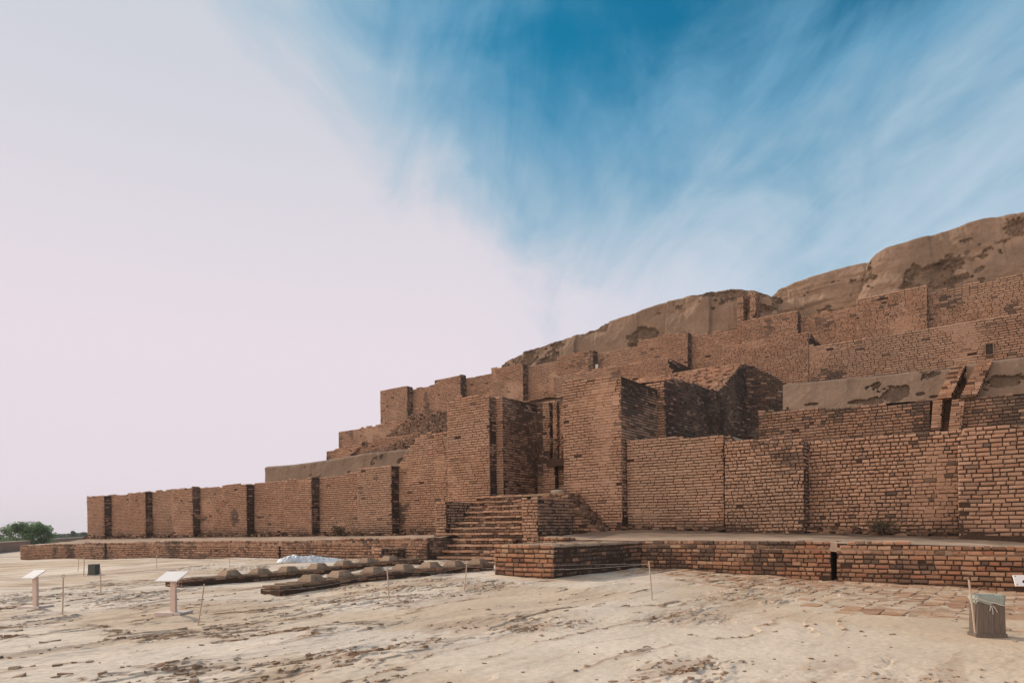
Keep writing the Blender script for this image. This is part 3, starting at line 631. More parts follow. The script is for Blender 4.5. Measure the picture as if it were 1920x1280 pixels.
# two brick stubs of a drain on the tier's top
for i, (p0, p1, y0, y1) in enumerate([(1387, 1398.5, 553, 602), (1410, 1422, 546, 596)]):
    n1_ = 53.0; a, b = sat(p0, n1_), sat(p1, n1_); mb = MB()
    masonry(mb, a, b, n1_, n1_ + 2.4, at(p0, y0, n1_)[1], at(p0, y1, n1_)[1] - .6, 'frl', seed=220 + i, fkw=dict(irr=.3, bl=.3, stain=.1, course=.15), rkw=dict(stain=.5)); mb.build('drain_stub', BM, zig)
s0_, z0_ = at(1399, 552, 55.); s1_, z1_ = at(1411, 600, 55.); mb = MB(); mb.box(W((s0_ + s1_) / 2, 55.6, (z0_ + z1_) / 2 - .2), UU * (s1_ - s0_) / 2, NN * .4, ZZ * (z0_ - z1_) / 2); mb.build('drain_shaft', M_DARK, zig)  # dark box painted as the shade in the gap between the stubs

# eroded earthen core above the brick tiers
def mound(pts, n0, n1, seed, flake, back=16.0, name='earth_core', kinks=(), strata=0.0):
    xs, zs = prof(pts, n1); NS = 520; NV = 120; s = np.linspace(xs[0], xs[-1], NS); zt_ = np.interp(s, xs, zs)
    ker = np.ones(9) / 9; zt_ = np.convolve(np.pad(zt_, 4, 'edge'), ker, 'valid')
    P = np.zeros((NV + 8, NS, 3)); C = np.zeros((NV + 8, NS, 3)); zb2 = 16.8
    kn = sum(am * sstep(0, .18, s - at(pxk, 990, n0)[0]) for pxk, am in kinks) if kinks else 0 * s
    for i in range(NV):
        v = i / (NV - 1); vr = max(0, (v - .72) / .28)
        zf_ = (v / .72) * .90 if v < .72 else .90 + .10 * math.sin(vr * math.pi / 2)
        z = zb2 + (zt_ - .25 - zb2) * zf_; n = n0 + (n1 - n0) * (.30 * min(v, .72) / .72 + .70 * (1 - math.cos(vr * math.pi / 2)))
        wav = z + .5 * (fbm(s * .4, z * .2, seed + 12, 3) - .5)
        lump = .8 * (fbm(s * .25, z * .3, seed, 4) - .5) + .30 * (fbm(s * .9, z * .9, seed + 1, 4) - .5) + strata * .5 * (fbm(s * .12, wav * 1.3, seed + 14, 3) - .5)
        gul = .22 * sstep(.55, .75, fbm(s * 1.3 + .2 * z, z * .12, seed + 15, 3))
        f = fbm(s * .42, z * .60, seed + 3, 5, .60) + flake * (1 - v * .7) - .03 * v; fl = sstep(.565, .575, f); f2 = sstep(.63, .64, f)
        rgh = fbm(s * 2.6, z * 2.6, seed + 5, 5, .62)
        n = n + lump + gul * .5 + fl * .16 + f2 * .16 + fl * .42 * (rgh - .5) - kn * (1 - .6 * v) + .05 * (fbm(s * 6, z * 6, seed + 16, 3) - .5)
        c = np.array([.222, .150, .106]) * (.82 + .36 * fbm(s * .6, z * .8, seed + 6, 4))[:, None]
        c = c * (1 - (fl * (.12 + .42 * fbm(s * 1.6, z * 1.6, seed + 18, 4)))[:, None]) * (1 + .25 * sstep(.5, .7, fbm(s * .5, z * .4, seed + 19, 3)))[:, None]
        C[i] = c; P[i] = W(s, n, z + .20 * (fbm(s * .5, 0 * s, seed + 8, 3) - .5) * v)
    for k in range(8):
        t = (k + 1) / 8; P[NV + k] = P[NV - 1] + NN * back * t - ZZ * (3.0 * t * t); C[NV + k] = C[NV - 1]
    mb = MB(); mb.grid(P, C)
    for k, q in ((0, -1), (-1, 1)):
        e = P[:, k]; f_ = e.copy(); f_[:, 2] = zb2 - .5; mb.add(np.concatenate([e, f_ + UU * q * .3]), [[i, i + 1, NV + 9 + i, NV + 8 + i] for i in range(NV + 7)], (.30, .205, .15))
    return mb.build(name, M_EARTH, zig, smooth=True)
mound([(955, 682), (965, 676), (1000, 656), (1090, 625), (1150, 598), (1250, 563), (1340, 543), (1385, 537), (1420, 541), (1447, 549), (1458, 566), (1468, 590)], 53.3, 55.3, 301, .00, kinks=[(1075, -.5), (1245, .7), (1330, -.4)])['label'] = 'long low earthen mound at the left'
mound([(1440, 575), (1449, 553), (1465, 540), (1500, 526), (1540, 513), (1640, 486), (1700, 470)], 54.6, 56.4, 311, .02, strata=1.6)['label'] = 'middle earthen mass'
mound([(1619, 556), (1624, 528), (1634, 500), (1648, 480), (1665, 468), (1740, 445), (1800, 427), (1850, 412), (1890, 402), (1920, 399), (2100, 392), (2300, 400)], 52.8, 55.2, 321, .045, strata=.4)['label'] = 'tall earthen mass at the right'

# ------------------------------------------------------------------ entrance steps
st = thing('entrance_steps', W(-17.0, 25.0, .25), 'worn flight of brick steps between two brick parapets leading up to the gate', 'steps')
def nosing(mb, xl, xr, n0_, z1_, k):
    r = np.random.default_rng(600 + k); x = xl
    while x < xr - .1:
        l = min(r.uniform(.22, .4), xr - x)
        if r.random() > .07: mb.box(W(x + l / 2, n0_ + .14 + r.normal(0, .012), z1_ - .035 + r.normal(0, .008)), UU * (l / 2 - .008), NN * .17, ZZ * .045, TAN[r.integers(4)] * r.uniform(.8, 1.25) * [1, 1.03, 1.05])
        x += l
zl = 3.38; nst = 12; rise = (zl - .22) / nst; run = 4.45 / nst; e0, e1 = sat(822, 24.0), sat(990, 25.5)
rg = np.random.default_rng(31)
for i in range(nst):
    n0_ = 22.9 + run * i; z1_ = .22 + rise * (i + 1); xl = e0 - (.9 if i < 4 else .0) + .10 * i
    xl = sat(800 + 3 * i, n0_) if i < 5 else sat(826 + 4 * i, n0_) if i < 10 else sat(892, n0_)
    xr = sat(960, n0_) if i < 4 else sat(980, n0_)
    mb = MB(); masonry(mb, xl, xr, n0_, n0_ + run + .3, lambda s: z1_ + .025 * (vn(np.asarray(s) * 3, 0 * np.asarray(s), i) - .5), const(z1_ - rise - .03), 'f', seed=240 + i,
                        fkw=dict(course=rise / 2, bl=.36, irr=.5, stain=.55, mott=.3, base_stain=0, erode=.5, jz=.0, pal=TAN * .8))
    nosing(mb, xl, xr, n0_, z1_, i); mb.build('step', BM, st)
for (p0, p1, n0_, n1_, y0, yb, lb, sd) in ((815, 835.5, 24.4, 27.3, 940, 1008, 'left parapet of the steps', 5), (977.5, 1007.5, 23.4, 27.3, 934, 1008, 'right parapet of the steps', 6)):
    a, b = sat(p0, n0_), sat(p1, n0_); zt_ = at(p0, y0, n0_)[1]; zb2 = at(p0, yb, n0_)[1] - .3
    mb = MB(); masonry(mb, a, b, n0_, n1_, lambda s: zt_ + .08 * (vn(np.asarray(s) * 3, 0 * np.asarray(s), 3) - .5), const(zb2), 'frl', seed=260 + sd, fkw=dict(irr=.6, bl=.34, stain=.05, mott=.03, base_stain=.15, erode=.4, warm=1.08),
                        rkw=dict(stain=.0 if sd == 5 else .62, mott=.03 if sd == 5 else .3, base_stain=.2 if sd == 5 else .5)); mb.build('parapet', BM, st)['label'] = lb
# worn brick slope leaning on the right tower
mb = MB(); a, b = sat(1007.5, 25.6), sat(1142, 26.8)
def slope_top(s):
    t = (np.asarray(s) - a) / (b - a); return 3.22 - .1 * t - 1.75 * np.clip((t - .38) / .62, 0, 1) ** 1.0 + .25 * (vn(t * 9, 0 * t, 5) - .5)
masonry(mb, a, b, 26.2, 27.35, slope_top, const(1.3), 'fr', seed=280, top_mat=1, fkw=dict(irr=.5, bl=.38, stain=.62, mott=.3, base_stain=1.0, erode=.9))
rg = np.random.default_rng(44)
for _ in range(260):
    s_ = rg.uniform(a, b); n_ = rg.uniform(26.25, 27.3); z_ = float(slope_top(s_)) - .06 + rg.normal(0, .03)
    mb.box(W(s_, n_, z_), UU * rg.uniform(.1, .2) + ZZ * rg.normal(0, .02), NN * rg.uniform(.08, .17), ZZ * .05, TAN[rg.integers(5)] * rg.uniform(.3, .95))
mb.build('worn_flank', BM, st)
# round stone in the gate
p = W(*(lambda q: (q[0], 28.4, q[1]))(at(1046, 921, 28.4))); mb = MB()
rr = [0.0001, .30, .36, .37, .33, .22, .0001]; hh = [-.06, -.06, -.02, .06, .13, .17, .18]
P = np.array([[[p[0] + r * math.cos(t), p[1] + r * math.sin(t), 3.40 + .06 + h] for t in np.linspace(0, 2 * math.pi, 25)] for r, h in zip(rr, hh)])
mb.grid(P); tag(mb.build('round_stone', M_STONE, origin=(p[0], p[1], 3.4), smooth=True), 'pale rounded stone lying on the gate landing against the right tower', 'stone')

# ------------------------------------------------------------------ the two rows of small altars
def row(s_, n0, n1, label, seed):
    t = thing('brick_kerb', W(s_, n0, .1), label, 'kerb', 'low brick kerbs below the altars'); mb = MB(); wd = .85
    gz = lambda n: ground(*[W(s_, n, 0 * n)[..., k] for k in (0, 1)])
    core(mb, W(s_ + .02, n0, 0.), NN, UU, n1 - n0, lambda a: gz(n0 + a) + .22, lambda a: gz(n0 + a) - .1, wd)
    kw = dict(course=.12, bl=.34, irr=.5, stain=.4, mott=.25, base_stain=.3, erode=.5, pal=ORNG * .85)
    bricks(mb, W(s_, n0, 0.), NN, UU, n1 - n0, lambda a: gz(n0 + a) + .25, lambda a: gz(n0 + a) - .05, seed=seed, **kw)
    bricks(mb, W(s_ - wd, n0, 0.), UU, -NN, wd, lambda a: a * 0 + float(gz(np.array(n0))) + .25, lambda a: a * 0 + float(gz(np.array(n0))) - .05, seed=seed + 1, **kw)
    rg = np.random.default_rng(seed)
    for n in np.arange(n0, n1, .36):
        for k in range(2):
            p = W(s_ - .22 - .40 * k, n + .18, 0.); z = float(ground(p[0], p[1])) + .205 + rg.uniform(-.012, .012)
            mb.box(p + ZZ * z, UU * .18, NN * .165, ZZ * .035, np.array([.22, .148, .10]) * rg.uniform(.65, 1.2))
    mb.build('brickwork', BM, t); return gz
SR = (-15.0, -19.4)
row(SR[0], 10.2, 18.9, 'nearer of the two low brick kerbs carrying small altars', 401)
row(SR[1], 9.9, 19.9, 'farther of the two low brick kerbs carrying small altars', 402)
def nearest(pxx, pyy, s_):
    r = ray(pxx, pyy); k = r[0] * UU[0] + r[1] * UU[1]; t = s_ / k; return (r * t) @ NN
spots = []
for k, (s_, lst) in enumerate(((SR[0], [(585, 1087), (639, 1082), (700, 1074), (757, 1069), (807, 1065), (852, 1060), (897, 1056)]), (SR[1], [(431, 1081), (488, 1076), (541, 1071), (597, 1065), (645, 1060), (690, 1056), (731, 1053)]))):
    for q in lst: spots.append((k, s_ - .42, nearest(q[0], q[1], s_ - .42)))
def altar(seed):
    mb = MB(); rg = np.random.default_rng(seed); b, tp, h = .285, .165, .17; x = -b
    cuts = np.linspace(-1, 1, 5)
    for i in range(4):
        a0, a1 = cuts[i], cuts[i + 1] - .02; j = rg.normal(0, .008, 3)
        def P(u_, v_, z_): return UU * v_ + NN * u_ + ZZ * z_ + j
        lo0, lo1, hi0, hi1 = a0 * b, a1 * b, a0 * tp, a1 * tp
        hh = h + rg.normal(0, .008); col = np.array([.31, .22, .155]) * rg.uniform(.75, 1.15)
        mb.hexa([P(lo0, b, 0), P(lo1, b, 0), P(lo1, -b, 0), P(lo0, -b, 0), P(hi0, tp, hh), P(hi1, tp, hh), P(hi1, -tp, hh), P(hi0, -tp, hh)], col)
    mb.box(ZZ * .02, UU * b * .93, NN * b * .93, ZZ * .015, (.2, .13, .09)); return mb
ordn = ['nearest', 'second', 'third', 'fourth', 'fifth', 'sixth', 'last']
cnt = [0, 0]; ups = []
src = {}
for q, (k, s_, n) in enumerate(spots):
    p = W(s_, n, 0.); z = float(ground(p[0], p[1])) + .235
    v = q % 3
    if v not in src: o = altar(500 + v).build('altar', M_BRICK, origin=(0, 0, 0)); src[v] = o
    else: o = src[v].copy(); COL.objects.link(o)
    o.location = (p[0], p[1], z); o.rotation_euler = (0, 0, random.Random(q).uniform(-.06, .06))
    i = cnt[k]; cnt[k] += 1; nm = 'nearer' if k == 0 else 'farther'
    where = 'left end' if i == 0 else 'right end, closest to the entrance steps' if i == 6 else None
    lab = f'small truncated brick pyramid at the {where} of the {nm} kerb'.replace(', closest to the entrance steps', '') if where else f'small truncated brick pyramid, {ordn[i]} from the left on the {nm} kerb'
    tag(o, lab, 'altar', 'truncated pyramid altars in two rows')

# ------------------------------------------------------------------ small things on the open ground
def sign(px, py, hpost, label, pw, seed, scale=1.0):
    p = on(px, py); t = thing('information_sign', p, label, 'sign', 'lectern information signs'); f = p - [0, 0, 0]
    X_ = np.array([1, -.12, 0]); X_ /= np.linalg.norm(X_); Y_ = np.array([-X_[1], X_[0], 0])
    mb = MB(); mb.box(p + ZZ * .02, X_ * .27, Y_ * .22, ZZ * .045); mb.build('base', M_CONC, t)
    mb = MB(); mb.box(p + ZZ * (hpost / 2 + .05), X_ * .05, Y_ * .035, ZZ * (hpost / 2)); mb.build('post', M_CREAM, t)
    up_ = (Y_ * .82 + ZZ * .57); nr = np.cross(X_, up_); sh = X_ * .0
    mb = MB(); c = p + ZZ * (hpost + .10) - X_ * .03; w_ = pw / 2
    k = X_ * .05
    mb.hexa([c - X_ * w_ - up_ * .15 - k - nr * .012, c + X_ * w_ - up_ * .15 - k - nr * .012, c + X_ * w_ + up_ * .15 + k - nr * .012, c - X_ * w_ + up_ * .15 + k - nr * .012,
             c - X_ * w_ - up_ * .15 - k + nr * .012, c + X_ * w_ - up_ * .15 - k + nr * .012, c + X_ * w_ + up_ * .15 + k + nr * .012, c - X_ * w_ + up_ * .15 + k + nr * .012])
    mb.build('panel', M_WHITE, t)
    return t
sign(326, 1152, .66, 'white lectern sign on a beige post nearest the altar rows', .46, 1)
sign(67, 1140, .68, 'white lectern sign on a beige post at the far left', .30, 2)
# sign cut by the right edge of the view
n_ = 15.4
cs, cz_ = at(1918, 1088, n_); p = W(cs, n_, 0.); p[2] = float(ground(p[0], p[1]))
t = thing('information_sign', p, 'white tilted sign with black marks before the right-hand platform', 'sign', 'lectern information signs')
mb = MB(); c = np.array([p[0], p[1], cz_]); X_ = np.array([.97, -.24, 0]); up_ = np.array([.24 * .5, .97 * .5, .85]); up_ /= np.linalg.norm(up_); nr = np.cross(X_, up_)
mb.box(c + X_ * .12, X_ * .26, up_ * .11, nr * .012, mi=0)
for (a, b, sx_, sy_) in ((-.11, .08, .008, .008), (.35, .08, .008, .008), (-.11, -.08, .008, .008), (.35, -.08, .008, .008), (.10, .06, .03, .006), (.20, .06, .03, .006), (.24, -.04, .05, .006)):
    mb.box(c + X_ * a + up_ * b + nr * .012, X_ * sx_, up_ * sy_, nr * .003, mi=1)
e1_ = (X_ + up_) * .028; e2_ = (X_ - up_) * .02; mb.box(c + X_ * .02 - up_ * .02 + nr * .012, e1_, e2_, nr * .003, mi=1)
mb.build('panel', [M_WHITE, M_BLACK], t)
mb = MB(); mb.tube([p + X_ * .16, c + X_ * .12 - up_ * .05], .022); mb.build('post', M_CREAM, t)

def crate(p, wd, dp, h, label, m, rot, rim, seed):
    t = thing('litter_bin', p, label, 'bin'); rg = np.random.default_rng(seed)
    X_ = np.array([math.cos(rot), math.sin(rot), 0]); Y_ = np.array([-X_[1], X_[0], 0])
    k = 5
    for (D, Hh, S) in ((-Y_, X_, dp), (Y_, X_, dp), (X_, Y_, wd), (-X_, Y_, wd)):
        half = (wd if S == dp else dp) / 2; off = S / 2; mb = MB(); m_ = 5 if S == dp else 3
        for i in range(m_):
            a0 = -half + 2 * half * i / m_ + .0015; a1 = -half + 2 * half * (i + 1) / m_ - .0015; dd = rg.uniform(0, .004); hz_ = h * rg.uniform(.96, 1.0)
            for (za, zb2, e) in ((0, hz_, .0),):
                tp = .93
                mb.hexa([p + Hh * a0 + D * (off - .02), p + Hh * a1 + D * (off - .02), p + Hh * a1 + D * (off + dd), p + Hh * a0 + D * (off + dd),
                         p + Hh * a0 * tp + D * (off * tp - .02) + ZZ * hz_, p + Hh * a1 * tp + D * (off * tp - .02) + ZZ * hz_, p + Hh * a1 * tp + D * (off * tp + dd) + ZZ * hz_, p + Hh * a0 * tp + D * (off * tp + dd) + ZZ * hz_])
        mb.box(p + D * (off + .010) + ZZ * .03, Hh * (half + .006), D * .009, ZZ * .03)
        mb.build('side', m, t)
    mb = MB(); mb.box(p + ZZ * .03, X_ * (wd / 2 - .03), Y_ * (dp / 2 - .03), ZZ * .01); mb.build('floor_board', m, t)
    if rim:
        mb = MB(); rg = np.random.default_rng(4); tp = .93; lo = h - .13
        cor = [(-1, -1), (1, -1), (1, 1), (-1, 1), (-1, -1)]; outer = []
        for (a, b), (c_, d_) in zip(cor[:-1], cor[1:]):
            for q in np.linspace(0, 1, 10)[:-1]: outer.append((a + (c_ - a) * q, b + (d_ - b) * q))
        outer.append(outer[0]); o = np.array(outer); r1 = np.random.default_rng(5).uniform(0, .03, len(o)); r1[-1] = r1[0]
        B = p + o[:, :1] * X_ * (wd / 2 * tp + .012) + o[:, 1:] * Y_ * (dp / 2 * tp + .012)
        I = p + o[:, :1] * X_ * (wd / 2 * tp - .03) + o[:, 1:] * Y_ * (dp / 2 * tp - .03)
        mb.grid(np.stack([B + ZZ * (lo + 2.2 * r1[:, None]), B + ZZ * (h - .03), B + ZZ * (h + .015), I + ZZ * (h + .015), I + ZZ * (h - .25)])); mb.build('bag_rim', M_NET, t, smooth=True)
        mb = MB(); mb.tube([*(B + (B - p) * .03 + ZZ * (h - .09 + .5 * r1[:, None] - .05 * o[:, :1]))], .009, 6)
        k0 = p - Y_ * (dp / 2) - X_ * .0 + ZZ * (h - .13)
        for a, l in ((0, .13), (.02, .10), (-.015, .08)): mb.tube([k0 + X_ * a, k0 + X_ * (a * 2 + .01) - ZZ * l * .5 - Y_ * .01, k0 + X_ * (a * 3 + .02) - ZZ * l], .007, 5)
        mb.build('rope_tie', M_ROPE, t)
    return t
pb = on(1851, 1193); crate(pb, .385, .24, .605, 'brown plank litter bin with a bag and rope round its rim at the right', M_WOOD, -.13, True, 1)
p2 = on(176.5, 1078); crate(p2, .33, .30, .46, 'dark grey-green plank litter bin far off at the left', M_GREYWOOD, -.15, False, 2)

# stakes and the thin rope strung on them
tops = {}
def stake(key, p0, p1, label, r=.011, ring=False, name='stake', lean_d=0.0, m=M_STAKE, cat='stake', group='rope barrier stakes'):
    b = on(*p0); rr_ = ray(*p1); t = (b[1] - lean_d) / rr_[1]; tp = rr_ * t + np.array([0, 0, EYE]); mb = MB(); d = tp - b
    mb.tube([b - d / np.linalg.norm(d) * .12, b + d * .5 + np.array([.004, 0, 0]), tp], [r, r * 1.05, r * .95])
    if ring:
        c = tp + ZZ * .03; mb.tube([c + np.array([math.cos(q) * .03, 0, math.sin(q) * .03]) for q in np.linspace(-1.6, 4.4, 14)], .007, 6)
    tag(mb.build(name, m, origin=tuple(b)), label, cat, group); tops[key] = b + d * .93
stake('a', (146, 1072), (148, 1043), 'thin stake before the left end of the low platform', .013)
stake('b', (157, 1080), (158, 1044), 'thin stake just left of the dark litter bin', .016)
stake('c', (189, 1112), (188, 1065), 'thin stake standing in front of the dark litter bin', .014)
stake('d', (294, 1066), (293.5, 1039), 'thin stake far back, alone before the middle of the left platform', .013)
stake('e', (431, 1062), (430, 1044), 'thin far stake left of the white plastic sheet', .013)
stake('f', (117, 1153), (118.5, 1082), 'stake with a ring at its top beside the left lectern sign', .013, True)
stake('g', (371, 1173), (383, 1094), 'leaning stake right of the nearer lectern sign', .012, lean_d=.05)
stake('h', (729.5, 1127), (725.5, 1062), 'pale stake before the nearer row of altars', .013)
stake('i', (870, 1110), (875, 1058), 'pale stake leaning right, left of the brick plinth', .013)
stake('j', (1223, 1126), (1216.5, 1051), 'tall pale stake right of the brick plinth', .016)
stake('k', (1829.5, 1194), (1816.5, 1086), 'thick pale pole leaning on the brown litter bin', .014, lean_d=-.03)
def rope(a, b, sag, label):
    A, B = tops[a], tops[b]; mb = MB(); mb.tube([A + (B - A) * t - ZZ * sag * 4 * t * (1 - t) for t in np.linspace(0, 1, 25)], .0022, 5)
    tag(mb.build('rope', M_ROPE, origin=tuple(A)), label, 'rope', 'ropes strung between the stakes')
rope('f', 'g', .10, 'thin pale rope passing the lectern signs'); rope('g', 'h', .22, 'thin pale rope in front of the altar rows left part')
rope('h', 'i', .10, 'thin pale rope in front of the altars near the steps'); rope('i', 'j', .10, 'thin pale rope across the front of the brick plinth')
rope('a', 'd', .25, 'thin far rope before the left end of the platform'); rope('d', 'e', .2, 'thin far rope before the middle of the left platform')

# crumpled white sheet
q0 = on(516, 1056); q1 = on(648, 1053); ax = q1 - q0; ax[2] = 0; L = np.linalg.norm(ax); ax /= L; ay = np.array([-ax[1], ax[0], 0])
u = np.linspace(0, 1, 110); v = np.linspace(-1, 1, 44); Uu, Vv = np.meshgrid(u, v)
env = np.interp(Uu, [0, .04, .14, .35, .5, .62, .8, .96, 1], [0, .18, .31, .30, .27, .22, .17, .08, 0]); edge = (1 - np.abs(Vv) ** 2.2)
crs = fbm(Uu * 9 + Vv * 1.5, Vv * 2.2, 7, 4, .6) - .5; fold = np.abs(vn(Uu * 15 + Vv * 4.5, Vv * 1.4, 8) - .5) + .5 * np.abs(vn(Uu * 41 - Vv * 5, Vv * 3, 18) - .5)
hgt = env * edge * (1 + .9 * crs) + (.20 * (.30 - fold)) * np.sqrt(np.clip(env * edge, 0, 1)) + .01
wv = .62 * (1 + .3 * (fbm(Uu * 5, Vv * 0, 9, 3) - .5))
Pt = q0 + (Uu * L)[..., None] * ax + (Vv * wv + .35)[..., None] * ay; Pt[..., 2] = ground(Pt[..., 0], Pt[..., 1]) + hgt - .01
mb = MB(); mb.grid(Pt); tag(mb.build('plastic_sheet', M_TARP, origin=tuple(q0), smooth=True), 'crumpled white plastic sheet heaped before the left platform', 'sheet')

# dry weeds at the wall's foot
def weed(px, py, n, h, label, seed):
    s, z = at(px, py, n); p = W(s, n, z); rg = np.random.default_rng(seed); mb = MB()
    for _ in range(70):
        d = np.array([rg.normal(0, .5), rg.normal(0, .5), 1]) * h * rg.uniform(.4, 1); m_ = p + d * .5 + rg.normal(0, .03, 3)
        mb.tube([p + rg.normal(0, .04, 3) * [1, 1, 0], m_, p + d + rg.normal(0, .05, 3)], [.007, .005, .002], 4, np.array([.20, .145, .10]) * rg.uniform(.7, 1.2))
        for _ in range(5): e = p + d * rg.uniform(.4, 1) + rg.normal(0, .05, 3); mb.box(e, rg.normal(0, .018, 3), rg.normal(0, .018, 3), rg.normal(0, .004, 3), np.array([.22, .17, .11]) * rg.uniform(.6, 1.2))
    tag(mb.build('dry_weed', M_LEAF, origin=tuple(p)), label, 'weed', 'dry weeds at the foot of the wall')
weed(636, 1004, 27.2, .75, 'dry weed on the platform below the fifth and sixth buttress', 1)
weed(1655, 1003, 27.5, .62, 'dry brown weed at the foot of the right-hand wall', 2)

# flakes and clods lying on the crust
fl_ = MB(); rg = np.random.default_rng(77)
yy = 6.6 + 12 * rg.random(400000) ** 1.6; xx = rg.uniform(-1, 1, 400000) * (yy * .82); hh, b_, _ = detail(xx, yy)
k = rg.random(400000) < .0006 + .09 * np.clip(b_ - .25, 0, 1) ** 1.3; xx, yy, hh, b_ = xx[k], yy[k], hh[k], b_[k]; zz = ground(xx, yy) + hh
print('flakes', len(xx))
for x, y, z in list(zip(xx, yy, zz))[:4200]:
    r = .007 + .034 * rg.random() ** 2.2; th = .006 + r * rg.uniform(.10, .35); tl = rg.normal(0, .16, 2); m_ = 6
    an = np.arange(m_) * 2 * math.pi / m_ + rg.normal(0, .25, m_); rr = r * rg.uniform(.65, 1.25, m_); el = rg.uniform(1.2, 2.6); w_ = rg.normal(0, .35)
    ca, sa_ = math.cos(w_), math.sin(w_); ex = UU * ca + NN * sa_; ey = NN * ca - UU * sa_; c = np.array([x, y, z])
    T = np.array([c + ex * q * math.cos(t) + ey * q * el * math.sin(t) for q, t in zip(rr, an)])
    T[:, 2] += th + (T[:, 0] - x) * tl[0] + (T[:, 1] - y) * tl[1]; B = T - ZZ * (th + .03)
    mx_ = rg.random() * .75; col = (SOIL * (1 - mx_) + SANDC * mx_) * rg.uniform(.8, 1.1)
    fl_.add(np.concatenate([T, B]), [[0, 1, 2, 3], [0, 3, 4, 5]] + [[j, 6 + j, 6 + (j + 1) % 6, (j + 1) % 6] for j in range(6)], col)
tag(fl_.build('loose_clods', M_SAND), 'flakes and clods of crusted mud strewn over the sandy ground', 'clods', kind='stuff')

# ------------------------------------------------------------------ beyond the monument: boundary wall and trees
wa = np.array([-78.0, 62.0]); wb = np.array([-.6227 * 150 - 6, 165.0]); wpts = [wa, np.array([-56.3, 75.0]) , np.array([-.6227 * 150, 150.0]), wb]
bw = MB()
def bwz(px, py, Y_): r = ray(px, py); return EYE + r[2] * Y_ / r[1]
tz = [1.0, bwz(0, 1015.5, 75.), bwz(163, 1005.5, 150.), 1.25]
wpts[0] = wpts[1] + (wpts[1] - wpts[2]) * .35
tz[0] = tz[1] - (tz[2] - tz[1]) * .35; nrm = np.array([wpts[2][1] - wpts[1][1], -(wpts[2][0] - wpts[1][0]), 0.]); nrm /= np.linalg.norm(nrm)
for i in range(3):
    a = np.array([*wpts[i], 0.]); b = np.array([*wpts[i + 1], 0.]); za, zb2 = tz[i], tz[i + 1]; dn = nrm * .25
    bw.hexa([a + dn - ZZ * 1.2, b + dn - ZZ * 1.2, b - dn - ZZ * 1.2, a - dn - ZZ * 1.2, a + dn + ZZ * (za - .1), b + dn + ZZ * (zb2 - .1), b - dn + ZZ * (zb2 - .1), a - dn + ZZ * (za - .1)], (.30, .185, .135))
bwt = thing('boundary_wall', (*wpts[1], 0.), 'long low mud brick boundary wall beyond the left end of the platform', 'wall')
bw.build('wall', M_EARTH, bwt)
cp = MB()
for i in range(3):
    a = np.array([*wpts[i], 0.]); b = np.array([*wpts[i + 1], 0.]); za, zb2 = tz[i], tz[i + 1]; dn = nrm * .33
    cp.hexa([a + dn + ZZ * (za - .097), b + dn + ZZ * (zb2 - .097), b - dn + ZZ * (zb2 - .097), a - dn + ZZ * (za - .097), a + dn + ZZ * za, b + dn + ZZ * zb2, b - dn + ZZ * zb2, a - dn + ZZ * za], (.46, .37, .29))
cp.build('coping', M_EARTH, bwt)

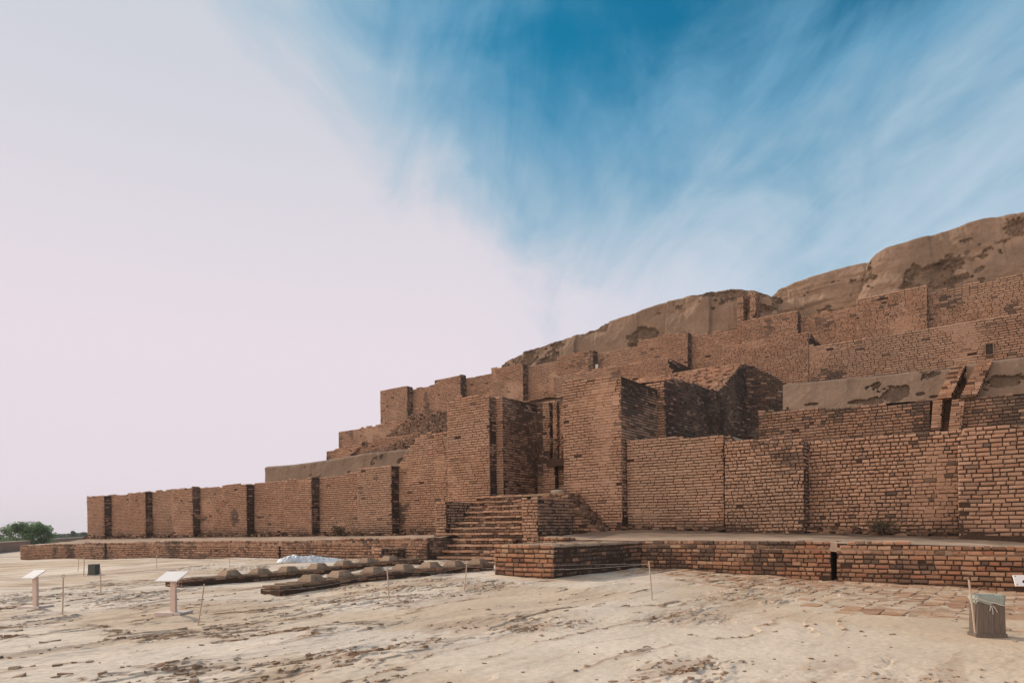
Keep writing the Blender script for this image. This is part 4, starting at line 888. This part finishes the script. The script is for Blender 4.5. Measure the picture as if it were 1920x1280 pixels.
def tree(px, ytop, width, Y_, label, seed, nleaf=5200, leaf=.16, group=None, col=(.15, .235, .115), name='tree', flat=1.0):
    r = ray(px, ytop); x = r[0] * Y_ / r[1]; zt_ = EYE + r[2] * Y_ / r[1]; g0 = float(ground(x, Y_)) - .1; H = zt_ - g0; Rr = width * Y_ / 1280 / 2
    t = thing(name, (x, Y_, g0), label, 'tree', group); rg = np.random.default_rng(seed); b = np.array([x, Y_, g0])
    tr = MB(); blobs = []
    for i in range(7):
        a = rg.uniform(0, 6.3); o = np.array([math.cos(a), math.sin(a), 0]) * Rr * rg.uniform(.25, .6); e = b + o + ZZ * H * rg.uniform(.45, .75)
        tr.tube([b + ZZ * -.2, b + o * .3 + ZZ * H * .28, e], [H * .035, H * .025, H * .008], 6)
    tr.build('trunk', M_BARK, t)
    for _ in range(46):
        a = rg.uniform(0, 6.3); q = math.sqrt(rg.random()); zz_ = rg.uniform(.22, .9) ; cap = math.sqrt(max(.05, 1 - (max(zz_ - .35, 0) / .62) ** 2))
        blobs.append((b + np.array([math.cos(a), math.sin(a), 0]) * Rr * .84 * q * cap + ZZ * H * zz_, Rr * rg.uniform(.14, .26), rg.uniform(.65, 1.3)))
    n = nleaf; idx = rg.integers(0, len(blobs), n); C = np.array([q[0] for q in blobs])[idx]; R_ = np.array([q[1] for q in blobs])[idx]; K = np.array([q[2] for q in blobs])[idx]
    d = rg.normal(0, 1, (n, 3)); d /= np.linalg.norm(d, axis=1)[:, None]; P0 = C + d * (R_ * rg.random(n) ** .45)[:, None] * [1, 1, .8]
    P0[:, 2] = np.minimum(P0[:, 2], zt_ + .1)
    a1 = rg.normal(0, 1, (n, 3)); a1 /= np.linalg.norm(a1, axis=1)[:, None]; a2 = np.cross(a1, rg.normal(0, 1, (n, 3))); a2 /= np.linalg.norm(a2, axis=1)[:, None]
    l = leaf * rg.uniform(.6, 1.3, n)[:, None]; Q = np.stack([P0 - a1 * l, P0 + a2 * l * .45, P0 + a1 * l, P0 - a2 * l * .45], 1)
    cc = np.array(col) * K[:, None] * rg.uniform(.8, 1.25, n)[:, None]
    cr_ = MB(); cr_.add(Q.reshape(-1, 3), np.arange(n * 4).reshape(-1, 4), np.repeat(cc, 4, 0)); cr_.build('crown', M_LEAF, t)
tree(55, 979, 108, 92., 'broad round green tree standing behind the boundary wall', 1, 12000, .12)
tree(-6, 1000, 34, 96., 'small dark shrubby tree at the left end of the boundary wall', 2, 1800)
far = [(113, 1001, 22, 330), (122, 1000, 20, 420), (130, 999, 18, 360), (137, 993.5, 9, 300), (143, 999, 20, 430), (150, 998, 18, 340), (158, 997.5, 22, 300), (104, 1001.5, 20, 300), (165, 999, 20, 380), (0, 1001, 16, 420)]
for i, q in enumerate(far):
    lab = 'slim far tree rising above the hazy tree line' if i == 3 else 'hazy far tree in the low tree line beside the wall end'
    tree(*q[:3], float(q[3]), lab, 20 + i, 900, .55, None if i == 3 else 'hazy far trees on the horizon', (.085, .11, .07), 'distant_tree')
# thin haze over the plain
HAZE = 0.00035
if HAZE > 0:
    hz_ = MB(); hz_.hexa([(-1200, -65, -4), (1200, -65, -4), (1200, 1300, -4), (-1200, 1300, -4), (-1200, -65, 30), (1200, -65, 30), (1200, 1300, 30), (-1200, 1300, 30)])
    mh = bpy.data.materials.new('haze'); mh.use_nodes = True; nt = mh.node_tree; nt.nodes.clear()
    ou = nt.nodes.new('ShaderNodeOutputMaterial'); pv = nt.nodes.new('ShaderNodeVolumePrincipled'); pv.inputs['Density'].default_value = HAZE; pv.inputs['Color'].default_value = (.97, .97, .98, 1)
    nt.links.new(pv.outputs[0], ou.inputs['Volume']); tag(hz_.build('haze', mh), kind='stuff')
